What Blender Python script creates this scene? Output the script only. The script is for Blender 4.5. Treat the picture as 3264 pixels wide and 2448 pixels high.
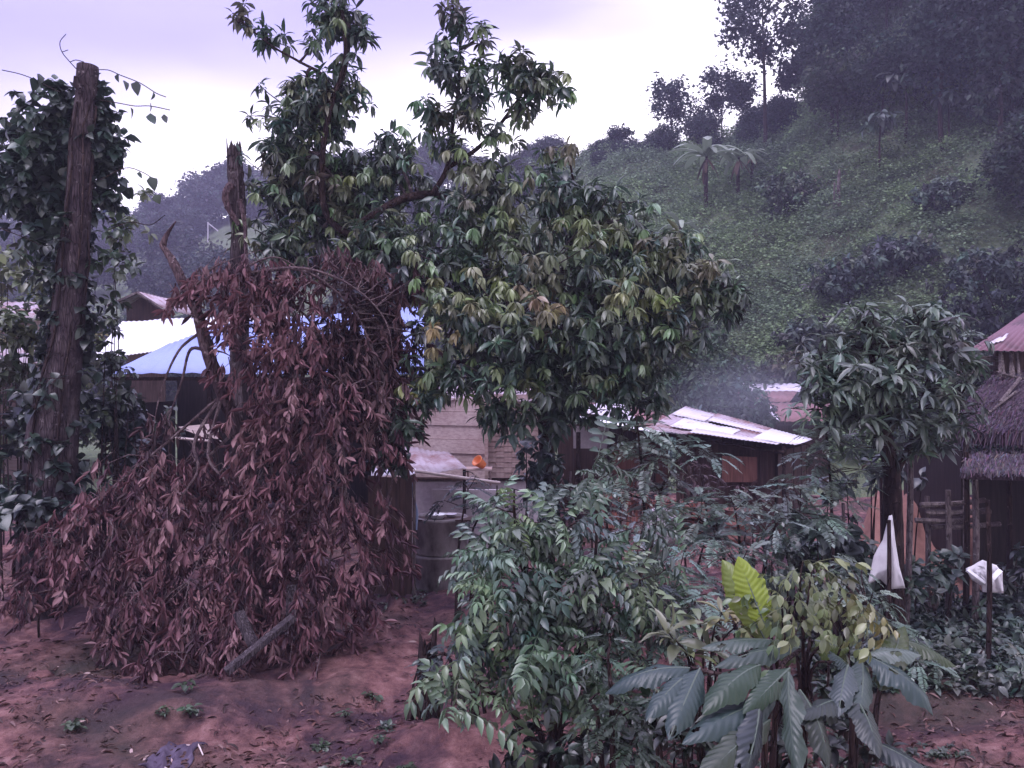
import bpy, math, random
import numpy as np
from mathutils import Vector, Matrix

# ------------------------------------------------------------------ camera, sky, light
S = bpy.context.scene
for o in list(bpy.data.objects):
    bpy.data.objects.remove(o)
F, CZ = 819.0, 3.45                       # focal length in 1024-wide pixels, eye height
cam_data = bpy.data.cameras.new('camera')
cam_data.sensor_width = 36.0
cam_data.lens = 36.0 * F / 1024.0
cam_data.clip_start = 0.1
cam_data.clip_end = 3000
cam = bpy.data.objects.new('camera', cam_data)
S.collection.objects.link(cam)
cam.location = (0, 0, CZ)
cam.rotation_euler = (math.pi / 2, 0, 0)
S.camera = cam

SUN_EL, SUN_AZ = math.radians(66), math.radians(-40)
world = bpy.data.worlds.new('World')
S.world = world
world.use_nodes = True
wn, wl = world.node_tree.nodes, world.node_tree.links
wn.clear()


def wnode(t, **kw):
    n = wn.new(t)
    for k, v in kw.items():
        setattr(n, k, v)
    return n


def wmath(op, a, b=None, c=None, clamp=False):
    n = wn.new('ShaderNodeMath'); n.operation = op; n.use_clamp = clamp
    for i, v in enumerate((a, b, c)):
        if v is None: continue
        if isinstance(v, (int, float)): n.inputs[i].default_value = v
        else: wl.new(v, n.inputs[i])
    return n.outputs[0]


sky = wnode('ShaderNodeTexSky', sky_type='NISHITA', sun_disc=False)
sky.sun_elevation = SUN_EL
sky.sun_rotation = math.pi - SUN_AZ
sky.air_density = 1.0
sky.dust_density = 3.0
tc = wnode('ShaderNodeTexCoord')
sep = wnode('ShaderNodeSeparateXYZ')
wl.new(tc.outputs['Generated'], sep.inputs[0])
mp = wnode('ShaderNodeMapping')
mp.inputs['Scale'].default_value = (1.2, 1.2, 4.0)
wl.new(tc.outputs['Generated'], mp.inputs[0])
nz = wnode('ShaderNodeTexNoise')
nz.inputs['Scale'].default_value = 1.7
nz.inputs['Detail'].default_value = 4.0
nz.inputs['Roughness'].default_value = 0.45
wl.new(mp.outputs[0], nz.inputs[0])
# the cloud bank: bright and thin low in the sky, thicker and lilac above
elev = sep.outputs[2]
# grey bank boundary sits higher towards the right
bx = wmath('MULTIPLY_ADD', sep.outputs[0], -0.30, elev)
wob = wmath('MULTIPLY_ADD', nz.outputs[0], 0.34, -0.17)
edge = wmath('ADD', bx, wob)
mr = wnode('ShaderNodeMapRange', interpolation_type='SMOOTHSTEP')
mr.inputs[1].default_value = 0.25
mr.inputs[2].default_value = 0.50
wl.new(edge, mr.inputs[0])
cr = wnode('ShaderNodeValToRGB')
el = cr.color_ramp.elements
el[0].position = 0.0; el[0].color = (1.34, 1.26, 1.46, 1)
el[1].position = 1.0; el[1].color = (0.41, 0.365, 0.76, 1)
e = el.new(0.45); e.color = (0.70, 0.65, 0.92, 1)
wl.new(mr.outputs[0], cr.inputs[0])
n2 = wnode('ShaderNodeTexNoise')
n2.inputs['Scale'].default_value = 4.0
n2.inputs['Detail'].default_value = 5.0
wl.new(mp.outputs[0], n2.inputs[0])
vm = wnode('ShaderNodeMix', data_type='RGBA', blend_type='MULTIPLY')
vm.inputs[0].default_value = 1.0
br = wmath('MULTIPLY_ADD', n2.outputs[0], 0.30, 0.85)
cmb = wnode('ShaderNodeCombineColor')
wl.new(br, cmb.inputs[0]); wl.new(br, cmb.inputs[1]); wl.new(wmath('MULTIPLY_ADD', n2.outputs[0], 0.16, 0.92), cmb.inputs[2])
# the sky is brightest ahead, over the ridge, and duller behind the viewer
dm = wnode('ShaderNodeMapRange', interpolation_type='SMOOTHSTEP')
dm.inputs[1].default_value = -0.7; dm.inputs[2].default_value = 0.6; dm.inputs[3].default_value = 0.55; dm.inputs[4].default_value = 1.0
wl.new(sep.outputs[1], dm.inputs[0])
vm0 = wnode('ShaderNodeVectorMath', operation='SCALE'); ov = wnode('ShaderNodeMapRange', interpolation_type='SMOOTHSTEP')   # unseen overhead sky, brightened to add light from above
ov.inputs[1].default_value = 0.50; ov.inputs[2].default_value = 0.80
wl.new(elev, ov.inputs[0])
om = wnode('ShaderNodeMix', data_type='RGBA'); wl.new(ov.outputs[0], om.inputs[0]); wl.new(cr.outputs[0], om.inputs[6]); om.inputs[7].default_value = (1.13, 1.05, 1.58, 1)
wl.new(om.outputs[2], vm0.inputs[0]); wl.new(dm.outputs[0], vm0.inputs['Scale'])
wl.new(vm0.outputs[0], vm.inputs[6]); wl.new(cmb.outputs[0], vm.inputs[7])
bg1 = wnode('ShaderNodeBackground'); bg1.inputs[1].default_value = 0.055
wl.new(sky.outputs[0], bg1.inputs[0])
bg2 = wnode('ShaderNodeBackground'); bg2.inputs[1].default_value = 0.92
wl.new(vm.outputs[2], bg2.inputs[0])
mx = wnode('ShaderNodeMixShader'); mx.inputs[0].default_value = 0.92
wl.new(bg1.outputs[0], mx.inputs[1]); wl.new(bg2.outputs[0], mx.inputs[2])
out = wnode('ShaderNodeOutputWorld')
wl.new(mx.outputs[0], out.inputs[0])

sun_d = bpy.data.lights.new('sun', 'SUN')
sun_d.energy = 1.3
sun_d.angle = math.radians(35)
sun_d.color = (.98, 0.90, 1.10)
sun = bpy.data.objects.new('sun', sun_d)
S.collection.objects.link(sun)
sdir = Vector((math.sin(SUN_AZ) * math.cos(SUN_EL), -math.cos(SUN_AZ) * math.cos(SUN_EL), math.sin(SUN_EL)))
sun.rotation_euler = sdir.to_track_quat('Z', 'Y').to_euler()

S.view_settings.view_transform = 'Standard'
S.view_settings.look = 'None'
S.view_settings.exposure = 1.08
S.view_settings.gamma = 1.0
S.view_settings.use_curve_mapping = False
S.render.engine = 'CYCLES'
S.cycles.max_bounces = 5
S.cycles.diffuse_bounces = 2
S.cycles.glossy_bounces = 2
S.cycles.transmission_bounces = 3
S.cycles.volume_bounces = 0
S.cycles.use_denoising = True
S.cycles.use_adaptive_sampling = True
S.cycles.adaptive_threshold = 0.02

# ------------------------------------------------------------------ helpers
rng = np.random.RandomState(7)
A = np.array


def P(px, py, Y):
    return A([(px - 512) / F * Y, Y, CZ - (py - 384) / F * Y], float)


def nrm(v):
    v = np.asarray(v, float)
    return v / np.maximum(np.linalg.norm(v, axis=-1, keepdims=True), 1e-9)


def smooth(t):
    t = np.clip(t, 0, 1)
    return t * t * (3 - 2 * t)


class VNoise:
    """cheap value noise on a lattice, vectorised"""
    def __init__(self, seed):
        self.g = np.random.RandomState(seed).rand(64, 64)

    def __call__(self, x, y):
        xi = np.floor(x).astype(int); yi = np.floor(y).astype(int)
        fx = smooth(x - xi); fy = smooth(y - yi)
        g = self.g
        a = g[xi % 64, yi % 64]; b = g[(xi + 1) % 64, yi % 64]
        c = g[xi % 64, (yi + 1) % 64]; d = g[(xi + 1) % 64, (yi + 1) % 64]
        return (a * (1 - fx) + b * fx) * (1 - fy) + (c * (1 - fx) + d * fx) * fy - 0.5


VN = [VNoise(i) for i in range(8)]


def fbm(x, y, oct=4, f=1.0, k=0):
    s = 0; a = 1.0
    for i in range(oct):
        s = s + a * VN[(i + k) % 8](x * f + 13.7 * i, y * f + 7.1 * i)
        f *= 2.03; a *= 0.5
    return s


# skyline of the land by azimuth: (pixel column, ridge row, ridge distance, foot distance)
RT = A([(-900, 248, 215, 60), (-200, 242, 215, 60), (0, 256, 215, 60), (130, 250, 205, 60), (180, 234, 200, 60), (230, 216, 195, 60),
        (300, 206, 185, 58), (420, 190, 170, 52), (500, 176, 140, 46), (560, 166, 105, 40), (620, 160, 88, 36),
        (700, 150, 82, 34), (780, 128, 78, 32), (840, 62, 78, 31), (900, -20, 82, 30), (1024, -130, 84, 29),
        (1300, -260, 84, 27), (2300, -300, 84, 25)], float)


def H(x, y):
    x = np.asarray(x, float); y = np.asarray(y, float)
    yy = np.maximum(y, 1.0)
    px = 512 + F * x / yy
    rp = np.interp(px, RT[:, 0], RT[:, 1]); yr = np.interp(px, RT[:, 0], RT[:, 2]); y0 = np.interp(px, RT[:, 0], RT[:, 3])
    top = CZ + (384 - rp) / F * yr
    t = (yy - y0) / (yr - y0)
    tt = np.clip(t, 0, 1)
    z = top * (0.35 * smooth(tt) + 0.65 * tt)
    z = np.where(t > 1, top - (yy - yr) * 0.25, z)
    rough = fbm(x, y, 4, 0.11) * 2.6 * smooth((yy - y0) / 20) + fbm(x, y, 3, 0.5) * 0.9 * smooth((yy - y0) / 12)
    near = fbm(x, y, 5, 0.55, 2) * 0.20 + fbm(x, y, 3, 3.5, 1) * 0.045 + fbm(x, y, 2, 7, 3) * .02
    q = (fbm(x, y * 2.0, 3, .45, 5) + 1) * 9; near = near + .035 * (np.floor(q) + smooth((q - np.floor(q)) * 5)) - .33
    return z + rough + near * (yy < 40)


class MB:
    def __init__(self):
        self.v, self.f, self.n = [], [], 0

    def add(self, v, f):
        v = np.asarray(v, float)
        self.v.append(v)
        self.f += [tuple(i + self.n for i in q) for q in f]
        self.n += len(v)
        return self

    def tube(self, pts, rad, seg=8, wob=0.0, cap=True, seed=0):
        pts = np.asarray(pts, float); m = len(pts)
        rad = np.broadcast_to(np.asarray(rad, float), (m,))
        r = np.random.RandomState(seed + int(abs(pts[0][0]) * 100) % 999)
        tan = nrm(np.gradient(pts, axis=0))
        ref = A([0, 0, 1.0]) if abs(tan[0][2]) < .9 else A([1.0, 0, 0])
        vs = []
        ph = np.linspace(0, 2 * np.pi, seg, endpoint=False)
        lob = 1 + wob * r.randn(seg)
        for i in range(m):
            a = nrm(np.cross(tan[i], ref)); b = np.cross(tan[i], a)
            ref = nrm(ref - tan[i] * ref.dot(tan[i])) if np.linalg.norm(ref - tan[i] * ref.dot(tan[i])) > .05 else ref
            rr = rad[i] * (lob + wob * .5 * r.randn(seg))
            vs.append(pts[i] + np.outer(np.cos(ph) * rr, a) + np.outer(np.sin(ph) * rr, b))
        fs = [(i * seg + j, i * seg + (j + 1) % seg, (i + 1) * seg + (j + 1) % seg, (i + 1) * seg + j) for i in range(m - 1) for j in range(seg)]
        if cap:
            fs += [tuple(range(seg))[::-1], tuple((m - 1) * seg + j for j in range(seg))]
        return self.add(np.concatenate(vs), fs)

    def box(self, c, s, rot=None):
        c = A(c, float); s = A(s, float) / 2
        v = A([[i, j, k] for i in (-1, 1) for j in (-1, 1) for k in (-1, 1)], float) * s
        if rot is not None:
            v = v @ A(rot).T
        return self.add(v + c, [(0, 1, 3, 2), (4, 6, 7, 5), (0, 4, 5, 1), (2, 3, 7, 6), (0, 2, 6, 4), (1, 5, 7, 3)])

    def prism(self, corners, t, n=None):
        """flat polygon (list of 3-D points) given thickness t along its normal"""
        c = np.asarray(corners, float)
        if n is None:
            n = nrm(np.cross(c[1] - c[0], c[2] - c[0]))
        k = len(c)
        return self.add(np.concatenate([c + n * t / 2, c - n * t / 2]),
                        [tuple(range(k)), tuple(range(2 * k - 1, k - 1, -1))] + [(i, i + k, (i + 1) % k + k, (i + 1) % k) for i in range(k)])

    def build(self, name, mat, parent=None, smooth_sh=False, **kw):
        v = np.concatenate(self.v)
        return link_mesh(name, v, self.f, mat, parent, smooth_sh, **kw)


def link_mesh(name, v, f, mat, parent=None, smooth_sh=False, cols=None):
    if parent is not None:
        off = A(parent.get('_w', (0, 0, 0)), float)
        v = v - off
    me = bpy.data.meshes.new(name)
    if isinstance(f, np.ndarray):
        nv, nf, k = len(v), len(f), f.shape[1]
        me.vertices.add(nv); me.vertices.foreach_set('co', v.astype(np.float32).ravel())
        me.loops.add(nf * k); me.loops.foreach_set('vertex_index', f.astype(np.int32).ravel())
        me.polygons.add(nf); me.polygons.foreach_set('loop_start', np.arange(0, nf * k, k, dtype=np.int32))
        me.update(calc_edges=True)
    else:
        me.from_pydata([tuple(p) for p in v], [], f)
    if cols is not None:
        at = me.attributes.new('leafcol', 'FLOAT_COLOR', 'POINT')
        at.data.foreach_set('color', np.concatenate([cols, np.ones((len(cols), 1))], 1).astype(np.float32).ravel())
    if smooth_sh:
        me.polygons.foreach_set('use_smooth', np.ones(len(me.polygons), bool))
    me.materials.append(mat)
    me.update()
    o = bpy.data.objects.new(name, me)
    S.collection.objects.link(o)
    if parent is not None:
        o.parent = parent
    return o


def thing(name, label, cat, loc, group=None):
    o = bpy.data.objects.new(name, None)
    S.collection.objects.link(o)
    o.empty_display_size = 0.2
    loc = [float(c) for c in loc]
    o.location = loc
    o['_w'] = loc
    o['label'] = label; o['category'] = cat
    if group: o['group'] = group
    return o


def tag(o, label, cat, group=None):
    o['label'] = label; o['category'] = cat
    if group: o['group'] = group
    # put the origin at the base of the mesh
    co = np.empty(len(o.data.vertices) * 3, np.float32); o.data.vertices.foreach_get('co', co)
    co = co.reshape(-1, 3); c = A([(co[:, 0].min() + co[:, 0].max()) / 2, (co[:, 1].min() + co[:, 1].max()) / 2, co[:, 2].min()])
    o.data.vertices.foreach_set('co', (co - c).astype(np.float32).ravel()); o.data.update()
    o.location = [float(k) for k in c]
    return o


def struct(o):
    o['kind'] = 'structure'
    return o


def copy_thing(root, loc, rz=0, sc=1.0, label=None, group=None):
    c = root.copy(); S.collection.objects.link(c)
    c.location = [float(k) for k in loc]; c.rotation_euler = (0, 0, rz); c.scale = (sc, sc, sc) if not hasattr(sc, '__len__') else sc
    if label: c['label'] = label
    if group: c['group'] = group
    for ch in root.children:
        k = ch.copy(); S.collection.objects.link(k); k.parent = c
    return c


# ------------------------------------------------------------------ materials
def material(name):
    m = bpy.data.materials.new(name); m.use_nodes = True
    nt = m.node_tree; nt.nodes.clear()
    return m, nt


class NT:
    def __init__(s, name):
        s.m, s.t = material(name); s.n = s.t.nodes; s.l = s.t.links

    def node(s, t, ins=None, **kw):
        n = s.n.new(t)
        for k, v in kw.items(): setattr(n, k, v)
        for k, v in (ins or {}).items():
            i = n.inputs[k]
            if hasattr(v, 'is_linked') or isinstance(v, bpy.types.NodeSocket): s.l.new(v, i)
            else: i.default_value = v
        return n

    def ramp(s, fac, stops):
        n = s.n.new('ShaderNodeValToRGB'); e = n.color_ramp.elements
        while len(e) < len(stops): e.new(0.5)
        for el_, (p, c) in zip(e, stops):
            el_.position = p; el_.color = (*c, 1)
        s.l.new(fac, n.inputs[0]); return n.outputs[0]

    def noise(s, scale, detail=4, rough=.55, vec=None, dist=0):
        n = s.node('ShaderNodeTexNoise', {'Scale': scale, 'Detail': detail, 'Roughness': rough, 'Distortion': dist})
        s.l.new(vec if vec is not None else s.obj(), n.inputs[0]); return n.outputs[0]

    def obj(s, scale=None):
        if not hasattr(s, '_o'):
            s._o = s.node('ShaderNodeTexCoord').outputs['Object']
        if scale:
            n = s.node('ShaderNodeMapping', {'Scale': scale}); s.l.new(s._o, n.inputs[0]); return n.outputs[0]
        return s._o

    def mix(s, fac, a, b, mode='MIX'):
        n = s.n.new('ShaderNodeMix'); n.data_type = 'RGBA'; n.blend_type = mode
        for i, v in ((0, fac), (6, a), (7, b)):
            if isinstance(v, bpy.types.NodeSocket): s.l.new(v, n.inputs[i])
            elif i == 0: n.inputs[0].default_value = v
            else: n.inputs[i].default_value = (*v, 1)
        return n.outputs[2]

    def bump(s, h, strength=.4, dist=.02):
        n = s.node('ShaderNodeBump', {'Strength': strength, 'Distance': dist}); s.l.new(h, n.inputs['Height']); return n.outputs[0]

    def done(s, col, rough=.7, spec=.3, metal=0., bump=None, trans=0., transcol=None):
        b = s.node('ShaderNodeBsdfPrincipled')
        for k, v in (('Base Color', col), ('Roughness', rough), ('Specular IOR Level', spec), ('Metallic', metal)):
            if isinstance(v, bpy.types.NodeSocket): s.l.new(v, b.inputs[k])
            else: b.inputs[k].default_value = (*v, 1) if k == 'Base Color' else v
        if bump is not None: s.l.new(bump, b.inputs['Normal'])
        o = s.node('ShaderNodeOutputMaterial')
        sh = b.outputs[0]
        if trans:
            t = s.node('ShaderNodeBsdfTranslucent')
            tcx = transcol if transcol is not None else col
            if isinstance(tcx, bpy.types.NodeSocket): s.l.new(tcx, t.inputs[0])
            else: t.inputs[0].default_value = (*tcx, 1)
            mxs = s.node('ShaderNodeMixShader', {0: trans})
            s.l.new(sh, mxs.inputs[1]); s.l.new(t.outputs[0], mxs.inputs[2]); sh = mxs.outputs[0]
        s.l.new(sh, o.inputs[0])
        return s.m


def leaf_mat(name, rough=.45, spec=.45, trans=.25, tint=(1, 1, 1)):
    s = NT(name)
    a = s.node('ShaderNodeAttribute', attribute_name='leafcol').outputs['Color']
    c = s.mix(1.0, a, tint, 'MULTIPLY')
    n = s.noise(9, 3)
    c = s.mix(s.node('ShaderNodeMath', {0: n, 1: .5}, operation='MULTIPLY').outputs[0], c, s.mix(1.0, c, (.55, .6, .6), 'MULTIPLY'))
    return s.done(c, rough, spec, trans=trans)


M = {}
M['leaf'] = leaf_mat('green_leaf', .36, .75, .22)
M['far_leaf'] = leaf_mat('far_foliage', .7, .2, .25)
M['dry_leaf'] = leaf_mat('dry_leaf', .55, .3, .12)
M['broad_leaf'] = leaf_mat('broad_leaf', .38, .5, .22)


def bark_mat(name, c1, c2, c3, sc=3):
    s = NT(name)
    v = s.obj((1, 1, .25))
    n = s.noise(sc * 4, 8, .65, v)
    n2 = s.noise(sc, 3, .5)
    c = s.ramp(n, [(.3, c1), (.55, c2), (.75, c3)])
    c = s.mix(s.ramp(n2, [(.45, (0, 0, 0)), (.62, (1, 1, 1))]), c, s.mix(1.0, c, (.6, .55, .62), 'MULTIPLY'))
    # cracks along the grain and pale lichen
    cv_ = s.node('ShaderNodeTexVoronoi', {'Scale': sc * 9.0}, feature='DISTANCE_TO_EDGE'); s.l.new(s.obj((1, 1, .16)), cv_.inputs[0])
    ck = s.ramp(cv_.outputs[0], [(.0, (.25, .25, .25)), (.09, (1, 1, 1))])
    c = s.mix(.75, c, s.mix(1.0, c, ck, 'MULTIPLY'))
    li = s.noise(sc * 3.1, 6, .7)
    c = s.mix(s.ramp(li, [(.60, (0, 0, 0)), (.68, (.55, .55, .55))]), c, tuple(min(.6, k * 2.0 + .04) for k in c3))
    hgt_ = s.mix(.5, n, ck)
    return s.done(c, .88, .15, bump=s.bump(hgt_, 1.0, .035))


M['bark'] = bark_mat('bark', (.035, .024, .028), (.082, .060, .066), (.17, .14, .15))
M['bark_pale'] = bark_mat('pale_bark', (.055, .032, .038), (.13, .085, .092), (.26, .20, .21))
M['bark_dark'] = bark_mat('dark_bark', (.02, .012, .014), (.05, .032, .03), (.09, .06, .055))
M['twig'] = bark_mat('twig_bark', (.09, .058, .062), (.19, .135, .14), (.32, .25, .25), 8)
M['timber'] = bark_mat('old_timber', (.05, .04, .045), (.10, .08, .09), (.17, .14, .155), 4)
M['wood_grey'] = bark_mat('weathered_wood', (.10, .08, .08), (.20, .16, .16), (.32, .27, .26), 4)

s = NT('red_soil')
v = s.obj()
n1 = s.noise(.7, 5, .6, v, .6); n2 = s.noise(5, 8, .65, v); n3 = s.noise(38, 5, .6, v); n4 = s.noise(.33, 3, .5, v, .4)
c = s.ramp(n2, [(.28, (.050, .026, .032)), (.42, (.155, .075, .078)), (.56, (.27, .135, .13)), (.72, (.40, .235, .225))])
c = s.mix(s.ramp(n1, [(.46, (0, 0, 0)), (.60, (1, 1, 1))]), c, s.mix(.85, c, (.050, .030, .048)))
c = s.mix(s.ramp(n4, [(.52, (0, 0, 0)), (.66, (.75, .75, .75))]), c, (.055, .055, .045))
c = s.mix(s.ramp(n3, [(.62, (0, 0, 0)), (.72, (.8, .8, .8))]), c, s.mix(1.0, c, (.45, .42, .45), 'MULTIPLY'))
n5 = s.noise(120, 3, .6, v)
c = s.mix(1.0, c, s.ramp(n5, [(.30, (.55, .52, .54)), (.5, (1, 1, 1)), (.72, (1.0, 1.0, 1.0))]), 'MULTIPLY')
c = s.mix(s.ramp(s.noise(17, 4, .7, v), [(.66, (0, 0, 0)), (.70, (.7, .7, .7))]), c, (.34, .20, .19))
vo = s.node('ShaderNodeTexVoronoi', {'Scale': 13.0, 'Randomness': 1.0}); s.l.new(v, vo.inputs[0])
hh_ = s.mix(.4, s.mix(.35, n2, n3), s.mix(.5, n5, vo.outputs[0]))
M['soil'] = s.done(c, .9, .15, bump=s.bump(hh_, 1.0, .10))

s = NT('hill_soil')
n1 = s.noise(.35, 6, .6); n2 = s.noise(2.2, 6, .65)
c = s.ramp(n2, [(.3, (.08, .10, .07)), (.5, (.13, .16, .095)), (.7, (.17, .21, .12))])
c = s.mix(s.ramp(n1, [(.52, (0, 0, 0)), (.7, (.7, .7, .7))]), c, (.07, .05, .045))
M['hill'] = s.done(c, .95, .1, bump=s.bump(n2, 1., .3))


def sheet_mat(name, c1, c2, rough=.4, metal=.0, rust=None, rs=(.5, .7), spec=.5):
    s = NT(name)
    n = s.noise(2.0, 6, .6, s.obj((1, 1, 1)))
    n2 = s.noise(14, 4, .6, s.obj((.3, 1, 1)))
    c = s.mix(n2, c1, c2)
    if rust:
        c = s.mix(s.ramp(n, [(rs[0], (0, 0, 0)), (rs[1], (1, 1, 1))]), c, s.mix(n2, rust, tuple(k * .5 for k in rust)))
    return s.done(c, rough, spec, metal, bump=s.bump(n2, .15, .01))


M['tin_bright'] = sheet_mat('weathered_bright_tin', (.62, .60, .66), (.74, .72, .78), .5, 0, (.45, .36, .38), (.55, .75))
M['tin_blue'] = sheet_mat('pale_blue_tin', (.22, .28, .60), (.28, .35, .68), .5)
M['tin_white'] = sheet_mat('white_tin', (.80, .80, .84), (.9, .9, .92), .35)
M['tin_grey'] = sheet_mat('galvanised_tin', (.52, .48, .56), (.64, .60, .68), .5, .0, (.32, .19, .19), (.58, .75))
M['tin_old'] = sheet_mat('old_tin', (.34, .28, .33), (.44, .37, .42), .6, .0, (.24, .11, .10), (.45, .65))
M['tin_rust'] = sheet_mat('rusted_tin', (.17, .075, .08), (.26, .13, .14), .7, 0, (.17, .08, .08), (.45, .65))
M['tin_maroon'] = sheet_mat('maroon_tin', (.13, .055, .08), (.18, .08, .11), .5, 0, (.08, .035, .05), (.5, .7))


def plank_mat(name, c1, c2, c3, sc=(.6, 9, 9)):
    s = NT(name)
    n = s.noise(3, 6, .6, s.obj(sc))
    n2 = s.noise(1.3, 3, .5)
    c = s.ramp(n, [(.3, c1), (.5, c2), (.72, c3)])
    c = s.mix(s.ramp(n2, [(.4, (0, 0, 0)), (.75, (.8, .8, .8))]), c, s.mix(1., c, (.7, .62, .62), 'MULTIPLY'))
    return s.done(c, .75, .25, bump=s.bump(n, .35, .01))


M['plank_pale'] = plank_mat('pale_planks', (.38, .28, .28), (.52, .41, .40), (.62, .52, .50))
M['plank_tan'] = plank_mat('tan_planks', (.30, .21, .21), (.42, .31, .30), (.50, .40, .38))
M['plank_dark'] = plank_mat('dark_planks', (.03, .018, .018), (.06, .035, .032), (.10, .06, .055), (8, 8, .6))
M['plank_shade'] = plank_mat('shade_black_planks', (.010, .007, .009), (.022, .014, .016), (.04, .026, .028), (8, 8, .6))  # shade inside and under the hut roofs painted into near-black boards
M['plank_red'] = plank_mat('reddish_planks', (.08, .035, .03), (.15, .065, .055), (.2, .10, .08), (8, 8, .6))
s = NT('cement')
n = s.noise(1.5, 6, .6); n2 = s.noise(12, 5, .6)
c = s.ramp(n, [(.3, (.38, .33, .37)), (.6, (.56, .50, .55)), (.8, (.64, .59, .63))])
M['cement'] = s.done(s.mix(.3, c, s.ramp(n2, [(.3, (.2, .17, .2)), (.7, (.5, .45, .5))])), .85, .2, bump=s.bump(n2, .3, .01))
s = NT('stained_concrete')
n = s.noise(3, 6, .6, s.obj((1, 1, .5)))
c = s.ramp(n, [(.35, (.08, .066, .07)), (.5, (.22, .19, .2)), (.72, (.36, .32, .33))])
M['concrete_old'] = s.done(c, .85, .2, bump=s.bump(n, .5, .02))
s = NT('bamboo')
n = s.noise(6, 3, .5, s.obj((.5, 4, 4)))
M['bamboo'] = s.done(s.ramp(n, [(.3, (.45, .35, .34)), (.7, (.68, .58, .56))]), .45, .4)
s = NT('white_sack')
n = s.noise(7, 4); w = s.node('ShaderNodeTexWave', {'Scale': 60.0}); s.l.new(s.obj(), w.inputs[0])
M['sack'] = s.done(s.ramp(n, [(.3, (.78, .75, .78)), (.7, (.90, .88, .90))]), .6, .3, bump=s.bump(n, .5, .03), trans=.2, transcol=(.7, .66, .72))
s = NT('orange_plastic')
M['orange'] = s.done(s.ramp(s.noise(4), [(.3, (.75, .20, .07)), (.7, (.85, .28, .10))]), .4, .5, trans=.15, transcol=(.9, .3, .1))
s = NT('thatch')
w = s.noise(16, 8, .75, s.obj((1, 1, .35))); n = s.noise(2, 4)
c = s.ramp(w, [(.3, (.03, .018, .028)), (.52, (.08, .055, .072)), (.72, (.16, .12, .145))])
M['thatch'] = s.done(s.mix(s.ramp(n, [(.4, (0, 0, 0)), (.7, (.6, .6, .6))]), c, s.mix(1., c, (.5, .45, .5), 'MULTIPLY')), .9, .15, bump=s.bump(w, 1., .06))
M['straw'] = leaf_mat('straw', .8, .15, .1)
s = NT('dark_interior')
M['dark'] = s.done((.012, .009, .012), .95, .05)
s = NT('brick_rubble')
bk = s.node('ShaderNodeTexBrick', {'Scale': 9.0, 'Color1': (.30, .11, .08, 1), 'Color2': (.18, .07, .06, 1), 'Mortar': (.25, .2, .2, 1), 'Mortar Size': .03})
s.l.new(s.obj(), bk.inputs[0])
M['brick'] = s.done(bk.outputs[0], .9, .15, bump=s.bump(bk.outputs[1], .4, .01))
s = NT('blue_cloth')
M['cloth'] = s.done(s.ramp(s.noise(12), [(.3, (.055, .04, .065)), (.7, (.12, .095, .14))]), .9, .1)
M['rust_drum'] = sheet_mat('brown_drum', (.16, .07, .06), (.24, .11, .09), .6, 0, (.08, .03, .03), (.45, .6))


# ------------------------------------------------------------------ leaf templates: unit length along +Y, upper face +Z
def leaf_tpl(nseg=4, width=.3, droop=.25, fold=.12, wmax=.45, tip=.0):
    ts = np.linspace(0, 1, nseg + 1)
    v, f = [], []
    for i, t in enumerate(ts):
        if t <= wmax: w = math.sin(math.pi / 2 * t / wmax) ** .8
        else: w = math.cos(math.pi / 2 * (t - wmax) / (1 - wmax)) ** .9
        w = max(w, 0.03) * width / 2
        z = -droop * t * t
        y = t * (1 - .25 * droop * t)
        v += [(-w, y, z + fold * w * 2), (0, y, z), (w, y, z + fold * w * 2)]
    for i in range(nseg):
        a = 3 * i
        f += [(a, a + 1, a + 4, a + 3), (a + 1, a + 2, a + 5, a + 4)]
    return A(v), A(f)


def rotz(a): return A([[math.cos(a), -math.sin(a), 0], [math.sin(a), math.cos(a), 0], [0, 0, 1.]])
def rotx(a): return A([[1, 0, 0], [0, math.cos(a), -math.sin(a)], [0, math.sin(a), math.cos(a)]])


def compose(parts):
    """parts: (v, f, shade)"""
    V, Fc, C, n = [], [], [], 0
    for v, f, c in parts:
        V.append(v); Fc.append(f + n); C.append(np.full(len(v), c)); n += len(v)
    return np.concatenate(V), np.concatenate(Fc), np.concatenate(C)


def pinnate(pairs, leaf, ll, ang=65, droop=.5, stem=.006, tip=True, hang=.4, seed=0, grow=.35):
    r = np.random.RandomState(seed)
    lv, lf = leaf
    parts = []
    def pt(t): return A([0, t * (1 - .2 * droop * t), -droop * t * t])
    m = 4
    sv, sf = [], []
    for i in range(m + 1):
        p = pt(i / m); w = stem * (1 - .6 * i / m)
        sv += [p + (-w, 0, 0), p + (w, 0, 0), p + (0, 0, -w * 1.6)]
        if i < m:
            a = 3 * i
            sf += [(a, a + 1, a + 4, a + 3), (a + 1, a + 2, a + 5, a + 4), (a + 2, a, a + 3, a + 5)]
    parts.append((A(sv), A(sf), .8))
    for i in range(pairs):
        t = .18 + .78 * i / max(pairs - 1, 1)
        L = ll * (1 - grow * abs(2 * t - 1) ** 2)
        for sgn in (-1, 1):
            a = math.radians(ang + r.uniform(-10, 10)) * sgn
            R = rotz(-a) @ rotx(-hang + r.uniform(-.25, .25))
            parts.append(((lv * L * r.uniform(.85, 1.1)) @ R.T + pt(t), lf, r.uniform(.85, 1.15)))
    if tip:
        parts.append(((lv * ll) @ rotx(-hang - droop).T + pt(.97), lf, 1.0))
    return compose(parts)


def frames(d, up):
    y = nrm(d); x = nrm(np.cross(y, up)); z = np.cross(x, y)
    return x, y, z


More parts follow.
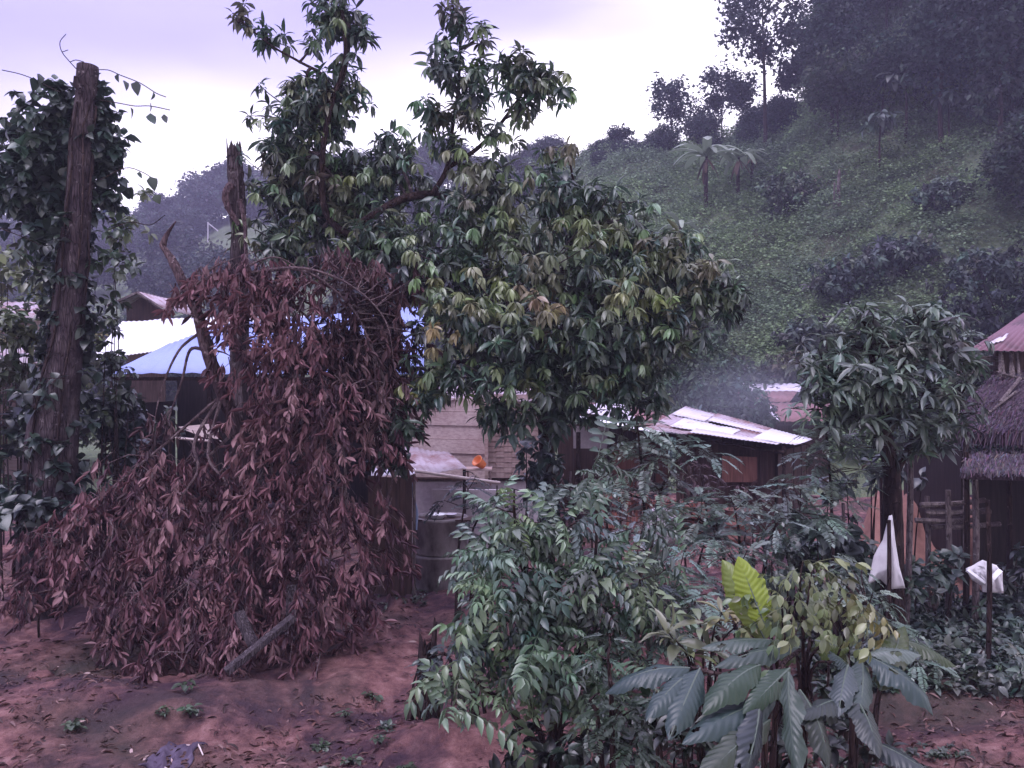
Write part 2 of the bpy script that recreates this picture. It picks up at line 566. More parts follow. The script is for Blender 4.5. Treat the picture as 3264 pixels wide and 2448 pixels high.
def instance(tpl, pos, d, up, sc, col, wsc=None):
    """many copies of a template as raw arrays"""
    tv, tf = tpl[0], tpl[1]; sh = tpl[2] if len(tpl) > 2 else np.ones(len(tv))
    x, y, z = frames(d, up)
    N, k = len(pos), len(tv)
    sc = np.broadcast_to(np.asarray(sc, float), (N,)); w = sc if wsc is None else sc * wsc
    V = pos[:, None] + x[:, None] * (tv[None, :, 0:1] * w[:, None, None]) + y[:, None] * (tv[None, :, 1:2] * sc[:, None, None]) + z[:, None] * (tv[None, :, 2:3] * sc[:, None, None])
    Fc = tf[None] + (np.arange(N) * k)[:, None, None]
    C = col[:, None, :] * sh[None, :, None]
    return V.reshape(-1, 3), Fc.reshape(-1, tf.shape[1]), C.reshape(-1, 3)


def merge(parts):
    V, Fc, C, n = [], [], [], 0
    for v, f, c in parts:
        V.append(v); Fc.append(f + n); C.append(c); n += len(v)
    return np.concatenate(V), np.concatenate(Fc), np.concatenate(C)


def jitter_col(base, n, amt=.25, r=None):
    r = r or rng
    b = np.broadcast_to(A(base, float), (n, 3))
    return np.clip(b * (1 + amt * r.randn(n, 1)) * (1 + amt * .35 * r.randn(n, 3)), .004, .9)


def rosettes(cpos, axis, nl, L, tpl, col, droop=.5, spread=(50, 100), lj=.2, r=None, wj=.15, scatter=.25, cj=.16):
    """clusters of nl leaves radiating from each twig tip; gravity pulls the leaves down"""
    r = r or rng
    n = len(cpos); N = n * nl
    a = np.repeat(nrm(axis), nl, 0)
    ref = nrm(r.randn(n, 3)); ref = np.repeat(ref, nl, 0)
    u = nrm(np.cross(a, ref)); w = np.cross(a, u)
    ph = (np.tile(np.arange(nl), n) * 2.39996 + np.repeat(r.rand(n) * 6.28, nl) + .3 * r.randn(N))
    th = np.radians(r.uniform(spread[0], spread[1], N))
    rad = u * np.cos(ph)[:, None] + w * np.sin(ph)[:, None]
    d = a * np.cos(th)[:, None] + rad * np.sin(th)[:, None]
    d[:, 2] -= droop * (.6 + .8 * r.rand(N))
    d = nrm(d)
    up = np.tile(A([0, 0, 1.]), (N, 1)) + a * .3 + .35 * r.randn(N, 3)
    back = r.rand(N) * scatter
    pos = np.repeat(cpos, nl, 0) - a * (back * L)[:, None] + d * (.1 * L)
    cc = np.repeat(col, nl, 0) * (1 + cj * r.randn(N, 1)).clip(.3, 2)
    return instance(tpl, pos, d, up, L * (1 + lj * r.randn(N)).clip(.45, 1.6), cc.clip(.004, .9), (1 + wj * r.randn(N)).clip(.6, 1.5))


def blob_points(blobs, dens, r, shell=.55):
    """blobs: (px, py, rx, ry, Y, depth_radius_m[, weight]). Returns tip positions, outward axes, blob ids"""
    pos, ax, ids = [], [], []
    for i, b in enumerate(blobs):
        px, py, rx, ry, Y, dr = b[:6]; wgt = b[6] if len(b) > 6 else 1
        c = P(px, py, Y); R = A([rx / F * Y, dr, ry / F * Y])
        n = max(3, int(dens * wgt * (R[0] * R[2] + .6 * R[1] * (R[0] + R[2]))))
        u = nrm(r.randn(n, 3)); rad = r.rand(n) ** shell
        rad = rad * (1 + .16 * r.randn(n))
        pos.append(c + u * R * rad[:, None]); ax.append(nrm(u * .8 + A([0, -.1, .5]) + .35 * r.randn(n, 3))); ids += [i] * n
    return np.concatenate(pos), np.concatenate(ax), A(ids)


def twig_mesh(mb, starts, ends, r0, r1, sag=.12, r=None):
    r = r or rng
    for a, b in zip(starts, ends):
        mid = (a + b) / 2 + A([0, 0, -sag]) * np.linalg.norm(b - a) + .06 * np.linalg.norm(b - a) * r.randn(3)
        mb.tube([a, mid, b], [r0, (r0 + r1) / 2, r1], 4, cap=False)


def curve(pts, n=10):
    """Catmull-Rom through the points"""
    p = np.asarray(pts, float)
    p = np.concatenate([[2 * p[0] - p[1]], p, [2 * p[-1] - p[-2]]])
    o = []
    for i in range(1, len(p) - 2):
        for t in np.linspace(0, 1, n, endpoint=False):
            a, b, c, d = p[i - 1], p[i], p[i + 1], p[i + 2]
            o.append(.5 * ((2 * b) + (-a + c) * t + (2 * a - 5 * b + 4 * c - d) * t * t + (-a + 3 * b - 3 * c + d) * t ** 3))
    o.append(p[-2])
    return A(o)


LEAF = leaf_tpl(4, .27, .35, .25)
LEAF_OV = leaf_tpl(4, .52, .3, .2, .38)
LEAF_FAR = leaf_tpl(2, .6, .25, .2)
LEAF_DRY = leaf_tpl(4, .23, .28, .5, .5)
DIAMOND_W = (A([(0, 0, 0), (-.4, .5, .02), (0, 1, -.1), (.4, .5, .02)]), A([(0, 3, 2, 1)]))
DIAMOND = (A([(0, 0, 0), (-.26, .5, .02), (0, 1, -.1), (.26, .5, .02)]), A([(0, 3, 2, 1)]))

#==BODY==

def hz(x, y): return float(H(x, y))


# ------------------------------------------------------------------ ground and hills
def sheet(name, ys, avals, mat):
    Y, Av = np.meshgrid(ys, avals, indexing='ij')
    X = Av * (Y + 5)
    Z = H(X, Y)
    v = np.stack([X, Y, Z], -1).reshape(-1, 3)
    n, m = len(ys), len(avals)
    i, j = np.meshgrid(np.arange(n - 1), np.arange(m - 1), indexing='ij')
    b = (i * m + j).ravel()
    return struct(link_mesh(name, v, np.stack([b, b + 1, b + m + 1, b + m], 1), mat, None, True))


sheet('ground', np.concatenate([np.linspace(-4.5, 6, 30), np.linspace(6.08, 16, 170), np.linspace(16.2, 26, 40)]), np.linspace(-1.5, 1.5, 420), M['soil'])
sheet('hillside', np.concatenate([np.linspace(26, 100, 150), np.geomspace(101, 1500, 40)]), np.linspace(-1.5, 1.5, 260), M['hill'])


def ground_px(px, Y): 
    x = (px - 512) / F * Y
    return A([x, Y, hz(x, Y)])


# low growth that clothes the slope
def slope_cover():
    r = np.random.RandomState(21)
    n = 11500
    px = r.uniform(470, 1180, n); t = r.rand(n) ** 1.25
    yr = np.interp(px, RT[:, 0], RT[:, 2]); y0 = np.interp(px, RT[:, 0], RT[:, 3])
    y = y0 + 1 + t * (yr - y0 - 1); x = (px - 512) / F * y
    z = H(x, y)
    rad = r.uniform(.35, 1.0, n) * (1 + 1.0 * (r.rand(n) < .06)) * (.5 + y / 75)
    k = 62
    u = nrm(r.randn(n * k, 3)); u[:, 2] = np.abs(u[:, 2])
    R = np.repeat(rad, k)[:, None]
    pos = np.repeat(np.stack([x, y, z], 1), k, 0) + u * R * A([1.1, 1.1, .8]) * (.6 + .5 * r.rand(n * k, 1))
    f1 = fbm(x, y, 3, .09, 3); f2 = fbm(x, y, 3, .16, 5)
    pal = A([(.130, .180, .120), (.175, .250, .130), (.195, .270, .135), (.180, .250, .150), (.160, .215, .145)])
    idx = np.clip(((f1 + .45 * f2 + .5) * 5).astype(int), 0, 4)
    idx = np.where(r.rand(n) < .16, r.randint(0, 5, n), idx)
    col = pal[idx] * (1 + .14 * r.randn(n, 1)) * (1 + .35 * fbm(x, y, 3, .25, 2))[:, None]
    cc = np.repeat(col, k, 0) * (1 + .14 * r.randn(n * k, 1))
    d = nrm(u * A([1, 1, .3]) + .6 * r.randn(n * k, 3) * A([1, 1, .5]))
    v, f, c = instance(DIAMOND_W, pos, d, u * .5 + A([0, -.25, 1.0]) + .3 * r.randn(n * k, 3), (.085 + .11 * r.rand(n * k)) * np.repeat(.45 + y / 75, k), cc.clip(.005, .6))
    o = link_mesh('undergrowth', v, f, M['far_leaf'], None, False, c)
    o['kind'] = 'stuff'


slope_cover()


# ------------------------------------------------------------------ forest trees: three builds, copied
def far_tree(name, label, cat, h, cw, ch, trunk_h, nclump, leaf, col, group, seed, lean=0.0, open_=.6, trunk_r=None):
    r = np.random.RandomState(seed)
    t = thing(name, label, cat, (0, 0, 0), group)
    mb = MB()
    top = A([lean * h, 0, h - ch * .35])
    tw = .02 * h ** .85 if trunk_r is None else trunk_r
    tr = curve([(0, 0, -.6), (lean * h * .2, .1, trunk_h * .5), (lean * h * .6, 0, trunk_h), top], 5)
    mb.tube(tr, np.linspace(tw, tw * .3, len(tr)), 6, .05)
    nl = 7
    cs = []
    for i in range(nl):
        a = 6.28 * i / nl + r.uniform(-.4, .4)
        s0 = tr[int(len(tr) * r.uniform(.5, .9))]
        e = s0 + A([math.cos(a) * cw * r.uniform(.35, .75), math.sin(a) * cw * r.uniform(.35, .75), ch * r.uniform(.1, .55)])
        e[2] = min(e[2], h - .3)
        mb.tube(curve([s0, (s0 + e) / 2 + (0, 0, .25), e], 3), np.linspace(tw * .35, tw * .12, 7), 4, cap=False)
        cs.append(e)
    mb.build('trunk', M['bark_dark'], t)
    ctr = A([lean * h, 0, h - ch / 2])
    u = nrm(r.randn(nclump, 3)); rad = r.rand(nclump) ** .45
    cp = ctr + u * rad[:, None] * A([cw, cw, ch / 2])
    # gather the clumps round the limb ends so that gaps open between
    near = A(cs)[np.argmin(((cp[:, None] - A(cs)[None]) ** 2).sum(-1), 1)]
    cp = cp + (near - cp) * (1 - open_) * r.rand(nclump, 1)
    k = 16
    pos = np.repeat(cp, k, 0) + r.randn(nclump * k, 3) * leaf * A([1.1, 1.1, .7])
    d = nrm(r.randn(nclump * k, 3) * A([1, 1, .6]) + A([0, 0, -.2]))
    cc = np.repeat(jitter_col(col, nclump, .25, r), k, 0) * (1 + .2 * r.randn(nclump * k, 1))
    v, f, c = instance(LEAF_FAR, pos, d, A([0, 0, 1.]) + .7 * r.randn(nclump * k, 3), leaf * (.6 + .8 * r.rand(nclump * k)), cc.clip(.004, .5))
    link_mesh('crown', v, f, M['far_leaf'], t, False, c)
    return t


r = np.random.RandomState(5)
gA = 'trees of the dark wood filling the upper right of the slope'
gB = 'trees along the hazy far ridges'
gC = 'trees along the ridge between the mango tree and the dark wood'
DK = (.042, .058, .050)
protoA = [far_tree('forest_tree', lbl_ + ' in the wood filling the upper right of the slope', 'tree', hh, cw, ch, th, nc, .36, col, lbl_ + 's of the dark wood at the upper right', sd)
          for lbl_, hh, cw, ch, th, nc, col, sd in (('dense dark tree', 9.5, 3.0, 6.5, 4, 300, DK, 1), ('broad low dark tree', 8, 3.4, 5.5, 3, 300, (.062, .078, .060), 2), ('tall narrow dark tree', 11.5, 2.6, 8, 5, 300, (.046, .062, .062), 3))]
usedA = [False] * 3
nA = 0
while nA < 92:
    px = r.uniform(826, 1190); t_ = r.uniform(.0, 1.12)
    yr = np.interp(px, RT[:, 0], RT[:, 2]); y0 = np.interp(px, RT[:, 0], RT[:, 3])
    y = y0 + t_ * (yr - y0); x = (px - 512) / F * y; z = hz(x, y)
    row = 384 - (z - CZ) / y * F
    lim = np.interp(px, [790, 850, 920, 1000, 1030, 1190], [128, 150, 160, 190, 330, 360])
    if row > lim or row < -210: continue
    k = r.randint(3)
    if not usedA[k]:
        o = protoA[k]; o.location = (x, y, z); usedA[k] = True
    else:
        copy_thing(protoA[k], (x, y, z), r.uniform(0, 6.28), r.uniform(.65, 1.1))
    nA += 1
# ridge trees, middle
k0 = far_tree('ridge_tree', 'grey green tree on the ridge line between the mango tree and the dark wood', 'tree', 6.0, 2.6, 4.6, 2, 220, .34, (.048, .062, .062), gC, 11)
first = True
for i in range(44):
    px = r.uniform(545, 800); yr = np.interp(px, RT[:, 0], RT[:, 2])
    y = yr * r.uniform(.90, 1.04); x = (px - 512) / F * y
    sc = r.uniform(.35, .62) * (1.0 if px > 620 else .8)
    if first: k0.location = (x, y, hz(x, y)); k0.scale = (sc,) * 3; first = False
    else: copy_thing(k0, (x, y, hz(x, y) - .3), r.uniform(0, 6.28), sc)
# hazy far ridge on the left and behind the mango tree
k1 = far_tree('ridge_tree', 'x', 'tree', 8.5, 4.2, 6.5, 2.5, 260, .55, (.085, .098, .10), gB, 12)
first = True
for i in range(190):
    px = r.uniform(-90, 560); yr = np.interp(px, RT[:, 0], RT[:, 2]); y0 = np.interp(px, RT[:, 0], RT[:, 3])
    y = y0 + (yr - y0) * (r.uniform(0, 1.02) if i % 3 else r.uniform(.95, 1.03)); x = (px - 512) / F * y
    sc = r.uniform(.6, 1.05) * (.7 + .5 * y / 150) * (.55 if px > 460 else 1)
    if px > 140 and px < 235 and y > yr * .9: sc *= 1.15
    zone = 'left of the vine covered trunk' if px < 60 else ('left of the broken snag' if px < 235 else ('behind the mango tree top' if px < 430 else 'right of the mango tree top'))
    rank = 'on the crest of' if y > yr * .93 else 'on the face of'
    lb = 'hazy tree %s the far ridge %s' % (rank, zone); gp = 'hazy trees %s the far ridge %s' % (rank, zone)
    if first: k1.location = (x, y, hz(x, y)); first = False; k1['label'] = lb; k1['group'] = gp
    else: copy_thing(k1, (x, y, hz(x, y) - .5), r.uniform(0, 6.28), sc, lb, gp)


# skyline trees one can tell apart
def skyline_tree(px, row_base, row_top, wpx, Y, label, seed, open_=.35, trunk=.35, lean=0., nc=170, leaf=.4):
    x = (px - 512) / F * Y
    zb = hz(x, Y); zt = CZ - (row_top - 384) / F * Y
    h = zt - zb
    t = far_tree('skyline_tree', label, 'tree', h, wpx / F * Y / 2, h * (1 - trunk), h * (trunk + .12), nc, leaf, (.030, .040, .042), None, seed, lean, open_, .012 * h)
    t.location = (x, Y, zb)
    return t


skyline_tree(766, 140, -30, 104, 70, 'tallest thin tree on the ridge, bare forked trunk, crown cut by the top edge', 31, .22, .42, -.02, 190, .42)
skyline_tree(671, 118, 66, 50, 84, 'rounded lone tree on the ridge, leftmost of the tall skyline trees', 32, .35, .2, 0, 150, .36)
skyline_tree(722, 128, 62, 44, 83, 'slender tree on the ridge directly left of the tallest thin tree', 33, .3, .35, 0, 120, .38)
skyline_tree(700, 128, 100, 22, 84, 'small spindly tree between the rounded lone tree and the slender tree', 34, .3, .3, 0, 60, .3)
skyline_tree(742, 128, 70, 30, 80, 'thin tree between the slender tree and the tallest thin tree', 36, .3, .35, 0, 90, .36)
skyline_tree(798, 135, 55, 44, 76, 'open crowned tree between the tallest thin tree and the dark wood', 35, .35, .4, 0, 150, .38)
skyline_tree(816, 140, 45, 40, 76, 'tall loose tree at the left edge of the dark wood', 39, .35, .4, 0, 150, .38)
skyline_tree(620, 150, 126, 26, 88, 'low tree standing out on the ridge left of the rounded lone tree', 40, .35, .2, 0, 60, .3)
skyline_tree(222, 222, 164, 36, 185, 'feathery tree poking above the far left ridge beside the broken snag', 37, .4, .2, 0, 160, .75)
skyline_tree(160, 240, 192, 32, 185, 'small dark round tree on the far left ridge near the vine covered trunk', 38, .4, .15, 0, 160, .7)


# ------------------------------------------------------------------ banana plants on the slope
def banana_leaf(L, W, droop, seed):
    r = np.random.RandomState(seed)
    n = 14; v, f = [], []
    for i in range(n + 1):
        t = i / n
        w = W / 2 * min(1, math.sin(math.pi * min(1, t * .93 + .07)) ** .45) * (1 + .12 * r.randn() * (i % 2))
        y = L * t * (1 - .35 * droop * t); z = L * (.35 * t - droop * t * t)
        if i == 0: w = .04
        v += [(-w, y, z - w * .35), (0, y, z), (w, y, z - w * .35)]
    for i in range(n):
        a = 3 * i
        f += [(a, a + 1, a + 4, a + 3), (a + 1, a + 2, a + 5, a + 4)]
    return A(v), A(f)


def banana(px, Y, h, nl, label, seed, dead=.5):
    r = np.random.RandomState(seed)
    b = ground_px(px, Y)
    t = thing('banana_plant', label, 'banana plant', b, 'banana plants on the slope')
    mb = MB(); mb.tube([b + (0, 0, -.2), b + (0, 0, h * .3), b + (.05, 0, h * .62)], [.17, .14, .09], 8, .04)
    mb.build('stem', M['bark_dark'], t)
    parts = []
    top = b + A([.05, 0, h * .6])
    for i in range(nl):
        L = h * r.uniform(.45, .65)
        tv, tf = banana_leaf(L, L * .17, r.uniform(.5, .95), seed + i)
        a = 6.28 * i / nl + r.uniform(-.3, .3)
        v = tv @ rotx(r.uniform(.2, .7)).T @ rotz(a).T + top
        parts.append((v, tf, np.tile(A([.24, .29, .21]) * r.uniform(.8, 1.25), (len(v), 1))))
    v, f, c = merge(parts)
    link_mesh('leaves', v, f, M['broad_leaf'], t, True, c)
    if dead:
        parts = []
        for i in range(6):
            L = h * r.uniform(.2, .42)
            tv, tf = banana_leaf(L, L * .16, .3, seed + 50 + i)
            v = tv @ rotx(-1.35 + r.uniform(-.1, .35)).T @ rotz(6.28 * i / 7).T * 1.0 + top + A([0, 0, -.05])
            parts.append((v, tf, np.tile(A([.15, .095, .07]) * r.uniform(.6, 1.2), (len(v), 1))))
        v, f, c = merge(parts)
        link_mesh('withered_leaves', v, f, M['dry_leaf'], t, True, c)


banana(706, 60, 6.4, 14, 'largest banana plant on the slope with reddish withered leaves', 3)
banana(738, 62, 5.0, 11, 'banana plant just right of the largest one', 4)
banana(752, 64, 3.4, 7, 'small banana plant under the tallest thin tree', 5)
banana(652, 46, 3.8, 7, 'banana plant lowest on the slope, just above the mango crown', 6, 0)
banana(680, 54, 3.8, 8, 'banana plant with upright leaves left of the largest one', 7, 0)
banana(858, 66, 3.6, 5, 'lone banana plant at the foot of the dark wood', 8, 0)

# pale umbrella trees inside the dark wood
proto_u = None
for i, (px, t_) in enumerate([(905, .47), (925, .5), (950, .42), (880, .45), (990, .55), (1010, .4), (865, .6), (940, .62), (975, .48), (1015, .62), (900, .7), (960, .78)]):
    yr = np.interp(px, RT[:, 0], RT[:, 2]); y0 = np.interp(px, RT[:, 0], RT[:, 3])
    y = y0 + t_ * (yr - y0); x = (px - 512) / F * y
    if proto_u is None:
        rr = np.random.RandomState(77)
        t = thing('umbrella_tree', 'pale broad leaved sapling showing against the dark wood', 'tree', (0, 0, 0), 'pale saplings showing against the dark wood')
        mb = MB(); mb.tube(curve([(0, 0, -.5), (.1, 0, 2.5), (0, .1, 5.2)], 4), np.linspace(.11, .04, 9), 6, .05)
        mb.build('trunk', M['bark_dark'], t)
        cp = A([(0, 0, 5.2), (.8, .2, 4.7), (-.7, .3, 4.6), (.2, -.8, 4.5), (-.2, .7, 4.9)], float)
        v, f, c = rosettes(cp, np.tile(A([0, 0, 1.]), (5, 1)), 11, .95, leaf_tpl(4, .5, .5, .2), jitter_col((.085, .11, .10), 5, .15, rr), .5, r=rr)
        link_mesh('crown', v, f, M['broad_leaf'], t, False, c)
        t.location = (x, y, hz(x, y)); proto_u = t
    else:
        copy_thing(proto_u, (x, y, hz(x, y)), i * 1.3, .6 + .07 * (i % 6))

# bare dead trunk standing on the slope
b = ground_px(838, 52)
mb = MB(); mb.tube([b + (0, 0, -.3), b + (.02, 0, .9), b + (.06, 0, 2.0), b + (.1, 0, 2.3)], [.16, .13, .1, .03], 7, .12)
mb.tube([b + (-.25, 0, -.2), b + (-.22, 0, 1.5)], [.07, .05], 6, .1)
tag(mb.build('dead_stub', M['wood_grey']), 'bare grey dead stub standing in the green of the open slope', 'dead tree')

# mid-distance bushes at the foot of the slope
def bush(px, Y, rx, rz_, label, col, seed, n=150, leaf=.16, mat='far_leaf', tpl=None, name='bush', base=None, group=None, k=14):
    r = np.random.RandomState(seed)
    b = ground_px(px, Y) if base is None else A(base)
    t = thing(name, label, 'bush', b, group)
    mb = MB()
    u = nrm(r.randn(n, 3) * A([1, 1, .9]) + A([0, 0, .25])); rad = (r.rand(n) ** .4) * (1 + .12 * r.randn(n))
    cp = b + A([0, 0, rz_ * .95]) + u * rad[:, None] * A([rx, rx * .8, rz_])
    cp[:, 2] = np.maximum(cp[:, 2], b[2] + .1)
    for i in range(0, n, max(1, n // 14)):
        mb.tube(curve([b + (0, 0, -.1), (b * .6 + cp[i] * .4) + (0, 0, .15), cp[i]], 3), np.linspace(.045, .012, 7), 4, cap=False)
    mb.build('branches', M['bark_dark'], t)
    v, f, c = rosettes(cp, u + A([0, 0, .3]), k, leaf, tpl or LEAF_OV, jitter_col(col, n, .25, r), .3, (20, 120), r=r, scatter=1.2)
    link_mesh('foliage', v, f, M[mat], t, False, c)
    return t


bush(735, 27, 1.5, 1.9, 'dark green round bushy tree behind the patchwork tin roof', (.065, .095, .07), 101, 260, .22)
bush(700, 24.5, 1.1, 1.35, 'pale blue green bush behind the left end of the patchwork roof', (.15, .20, .185), 102, 200, .2)
bush(712, 32, 2.2, 2.6, 'tall mid green bush rising above the pale blue green bush', (.08, .115, .07), 103, 260, .26)
bush(765, 34, 2.6, 1.6, 'low dark bush left of the rusty far roof', (.06, .08, .065), 104, 220, .26)
bush(795, 36, 2.0, 1.6, 'brownish green bush above the rusty far roof', (.10, .10, .07), 105, 200, .26)
bush(1005, 24, 2.2, 2.5, 'dark bush behind the maroon hut roof', (.04, .05, .045), 106, 220, .24)
bush(955, 30, 2.4, 2.2, 'dark bush behind the round crowned small tree', (.055, .07, .06), 107, 220, .26)
bush(1020, 34, 3.2, 3.0, 'big dark bush high behind the hut at the right edge', (.05, .06, .06), 108, 240, .3)
bush(20, 32, 3.0, 4.2, 'yellow green bush behind the far left roof', (.13, .155, .06), 109, 260, .3)
bush(65, 36, 2.6, 3.4, 'olive bush behind the vine covered trunk', (.11, .13, .06), 110, 220, .3)
bush(-20, 26, 2.5, 3.5, 'dark bush at the far left edge behind the roof', (.09, .11, .06), 111, 220, .28)
bush(420, 40, 4.5, 3.6, 'olive green bush seen through the gap under the long limb', (.15, .165, .08), 112, 260, .34)
bush(640, 44, 4.2, 3.4, 'bamboo like bright green bush at the foot of the slope', (.11, .155, .06), 113, 280, .34)

for k_, (px, Y, rx, rz_, cl, lb) in enumerate(((850, 44, 2.2, 1.3, (.12, .15, .13), 'dark green bush at the left of the dark thicket on the slope'), (900, 43, 2.4, 1.3, (.105, .13, .12), 'largest dark bush in the middle of the slope thicket'),
        (945, 46, 1.6, 1.0, (.115, .14, .125), 'dark bush at the right of the slope thicket above the small tree'), (810, 40, 1.6, .9, (.11, .135, .11), 'low dark bush on the slope left of the thicket'), (985, 40, 1.7, 1.1, (.10, .125, .11), 'dark bush high behind the hut roof on the slope'),
        (790, 56, 2.4, 1.5, (.12, .155, .11), 'round dark bush alone in the open green slope'), (690, 46, 2.2, 1.4, (.12, .16, .11), 'small dark bush on the slope beside the mango crown'), (1010, 50, 3.0, 2.2, (.085, .105, .095), 'dark bush on the slope at the right edge'),
        (740, 38, 2.4, 1.4, (.10, .12, .10), 'grey green bush at the foot of the slope by the mango crown'), (880, 60, 3.0, 1.8, (.12, .16, .05), 'bright yellow green bush under the dark wood'), (930, 56, 3.4, 1.8, (.11, .15, .05), 'yellow green bush lower under the dark wood'))):
    bush(px, Y, rx, rz_, lb, cl, 130 + k_, 230, .34)


# ------------------------------------------------------------------ buildings
def tin(corners, name, mat, parent, pitch=.09, amp=.012, rows=3, wob=.01, seed=0, label=None):
    """corrugated sheet; corners = eave side last: top-left, top-right, bottom-right, bottom-left. Waves run down the slope"""
    a, b, c, d = [A(k, float) for k in corners]
    wdt = np.linalg.norm(b - a); nw = max(3, int(wdt / pitch)); m = nw * 4 + 1
    if m > 900: m = 901; nw = 225
    n = nrm(np.cross(b - a, a - d))
    if n[2] < 0: n = -n
    r = np.random.RandomState(seed + 5)
    u = np.linspace(0, 1, m); vv = np.linspace(0, 1, rows)
    top, bot = [], []
    drift = np.cumsum(r.randn(rows)) * wob * .3
    for j, t in enumerate(vv):
        p = (a * (1 - u)[:, None] + b * u[:, None]) * (1 - t) + (d * (1 - u)[:, None] + c * u[:, None]) * t
        h = amp * np.sin(u * nw * 2 * np.pi) + wob * np.interp(u, np.linspace(0, 1, 6), r.randn(6)) + drift[j]
        top.append(p + n * h[:, None]); bot.append(p + n * (h - .006)[:, None])
    v = np.concatenate(top + bot); N = m * rows
    f = []
    for j in range(rows - 1):
        for i in range(m - 1):
            q = j * m + i
            f += [(q, q + 1, q + m + 1, q + m), (q + N + m, q + N + m + 1, q + N + 1, q + N)]
    for i in range(m - 1):
        f += [(i + N, i + 1 + N, i + 1, i), ((rows - 1) * m + i, (rows - 1) * m + i + 1, (rows - 1) * m + i + 1 + N, (rows - 1) * m + i + N)]
    for j in range(rows - 1):
        f += [(j * m, (j + 1) * m, (j + 1) * m + N, j * m + N), ((j + 1) * m + m - 1, j * m + m - 1, j * m + m - 1 + N, (j + 1) * m + m - 1 + N)]
    o = link_mesh(name, v, A(f), mat, parent, True)
    if label: o['label'] = label
    return o


def boards(p0, p1, z0, z1, nb, name, mat, parent, thick=.025, gap=.008, vertical=False, seed=0, lap=.012, label=None):
    """plank wall between ground points p0 -> p1 (x,y) from z0 to z1; tiny gaps between the boards"""
    r = np.random.RandomState(seed)
    p0 = A(p0, float); p1 = A(p1, float); L = np.linalg.norm(p1 - p0); d = (p1 - p0) / L; nn = A([-d[1], d[0]])
    mb = MB()
    R = A([[d[0], nn[0], 0], [d[1], nn[1], 0], [0, 0, 1.]])
    for i in range(nb):
        off = lap * (i % 2) + r.uniform(-.004, .004)
        if vertical:
            w = L / nb; c2 = p0 + d * (w * (i + .5)) + nn * off
            mb.box((c2[0], c2[1], (z0 + z1) / 2 + r.uniform(-.02, .02)), (w - gap, thick, z1 - z0), R)
        else:
            hgt = (z1 - z0) / nb; c2 = (p0 + p1) / 2 + nn * off
            mb.box((c2[0], c2[1], z0 + hgt * (i + .5)), (L + r.uniform(-.04, .04), thick, hgt - gap), R)
    o = mb.build(name, mat, parent)
    if label: o['label'] = label
    return o


def posts(pts, zt, rad, mat, parent, name='post'):
    for x, y in pts:
        mb = MB(); z = hz(x, y)
        mb.tube([(x, y, z - .2), (x, y, (z + zt) / 2), (x, y, zt)], [rad, rad * .95, rad * .9], 8, .05)
        mb.build(name, mat, parent)


# long house with pale blue and white tin roofs, seen behind the dead branches
Yb = 19.0
base = ground_px(230, Yb + 2)
hA = thing('tin_roof_house', 'long low house with pale blue and white tin roofs behind the dead brown branches', 'house', base)
e0, e1 = P(106, 374, Yb), P(424, 374, Yb)
tin([P(168, 344, Yb + 2.2), P(226, 324, Yb + 3.6), P(330, 374, Yb), P(106, 374, Yb)], 'roof', M['tin_blue'], hA, .16, .014, label='pale blue tin roof panel')
tin([P(226, 324, Yb + 3.6), P(424, 306, Yb + 3.6), P(424, 374, Yb), P(330.2, 374, Yb)], 'roof', M['tin_blue'], hA, .16, .014, seed=2)
tin([P(122, 321, Yb + 6.5), P(228, 317, Yb + 6.5), P(170, 349, Yb + 2.6), P(90, 360, Yb + 2.6)], 'roof', M['tin_white'], hA, .16, .012, seed=3, label='white tin roof panel')
tin([P(228.2, 317, Yb + 6.5), P(330, 315, Yb + 6.5), P(330, 330, Yb + 4.2), P(228.2, 330, Yb + 4.2)], 'roof', M['tin_white'], hA, .16, .012, seed=4)
mb = MB()
mb.tube([e0 + (.1, .12, -.11), e1 + (-.1, .12, -.11)], .05, 6)
mb.tube([P(192, 344, Yb + 2.4) + (0, 0, -.03), P(226, 327, Yb + 3.7) + (0, 0, -.03)], .09, 5)
mb.build('eave_beam', M['bark_dark'], hA)
mb = MB()
zg = base[2]
mb.box((e0[0] + .1, Yb + 1.9, (zg + e0[2]) / 2 - .3), (.06, 3.4, e0[2] - zg - .8))
mb.box(((e0[0] + e1[0]) / 2, Yb + 3.7, (zg + e0[2]) / 2 - .0), (e1[0] - e0[0] - .3, .06, e0[2] - zg - .1))
mb.box((e1[0] - .1, Yb + 1.9, (zg + e0[2]) / 2 - .3), (.06, 3.4, e0[2] - zg - .8))
mb.build('wall', M['plank_shade'], hA)
posts([(e0[0] + .15, Yb + .3), (P(205, 0, Yb)[0], Yb + .3), (P(300, 0, Yb)[0], Yb + .3), (e1[0] - .2, Yb + .3)], e0[2] - .16, .07, M['bark_dark'], hA)

# pale board and rail under the eave
b0 = ground_px(197, 17)
bd = MB()
bd.prism([P(178, 427, 17), P(219, 423, 17.2), P(218, 439, 17.1), P(202, 437, 17)], .03)
t = thing('propped_board', 'pale board propped under the eave of the blue roofed house', 'board', P(197, 440, 17))
bd.build('board', M['plank_pale'], t)
bd = MB(); bd.tube([P(166, 437, 16.9), P(221, 442, 16.9)], .03, 6)
bd.build('rail', M['bamboo'], t)
bd = MB()
for q in (170, 217): bd.tube([A([P(q, 0, 16.9)[0], 16.94, hz(P(q, 0, 16.9)[0], 16.94) - .1]), P(q, 439, 16.94)], .035, 6)
bd.build('support', M['bark_dark'], t)

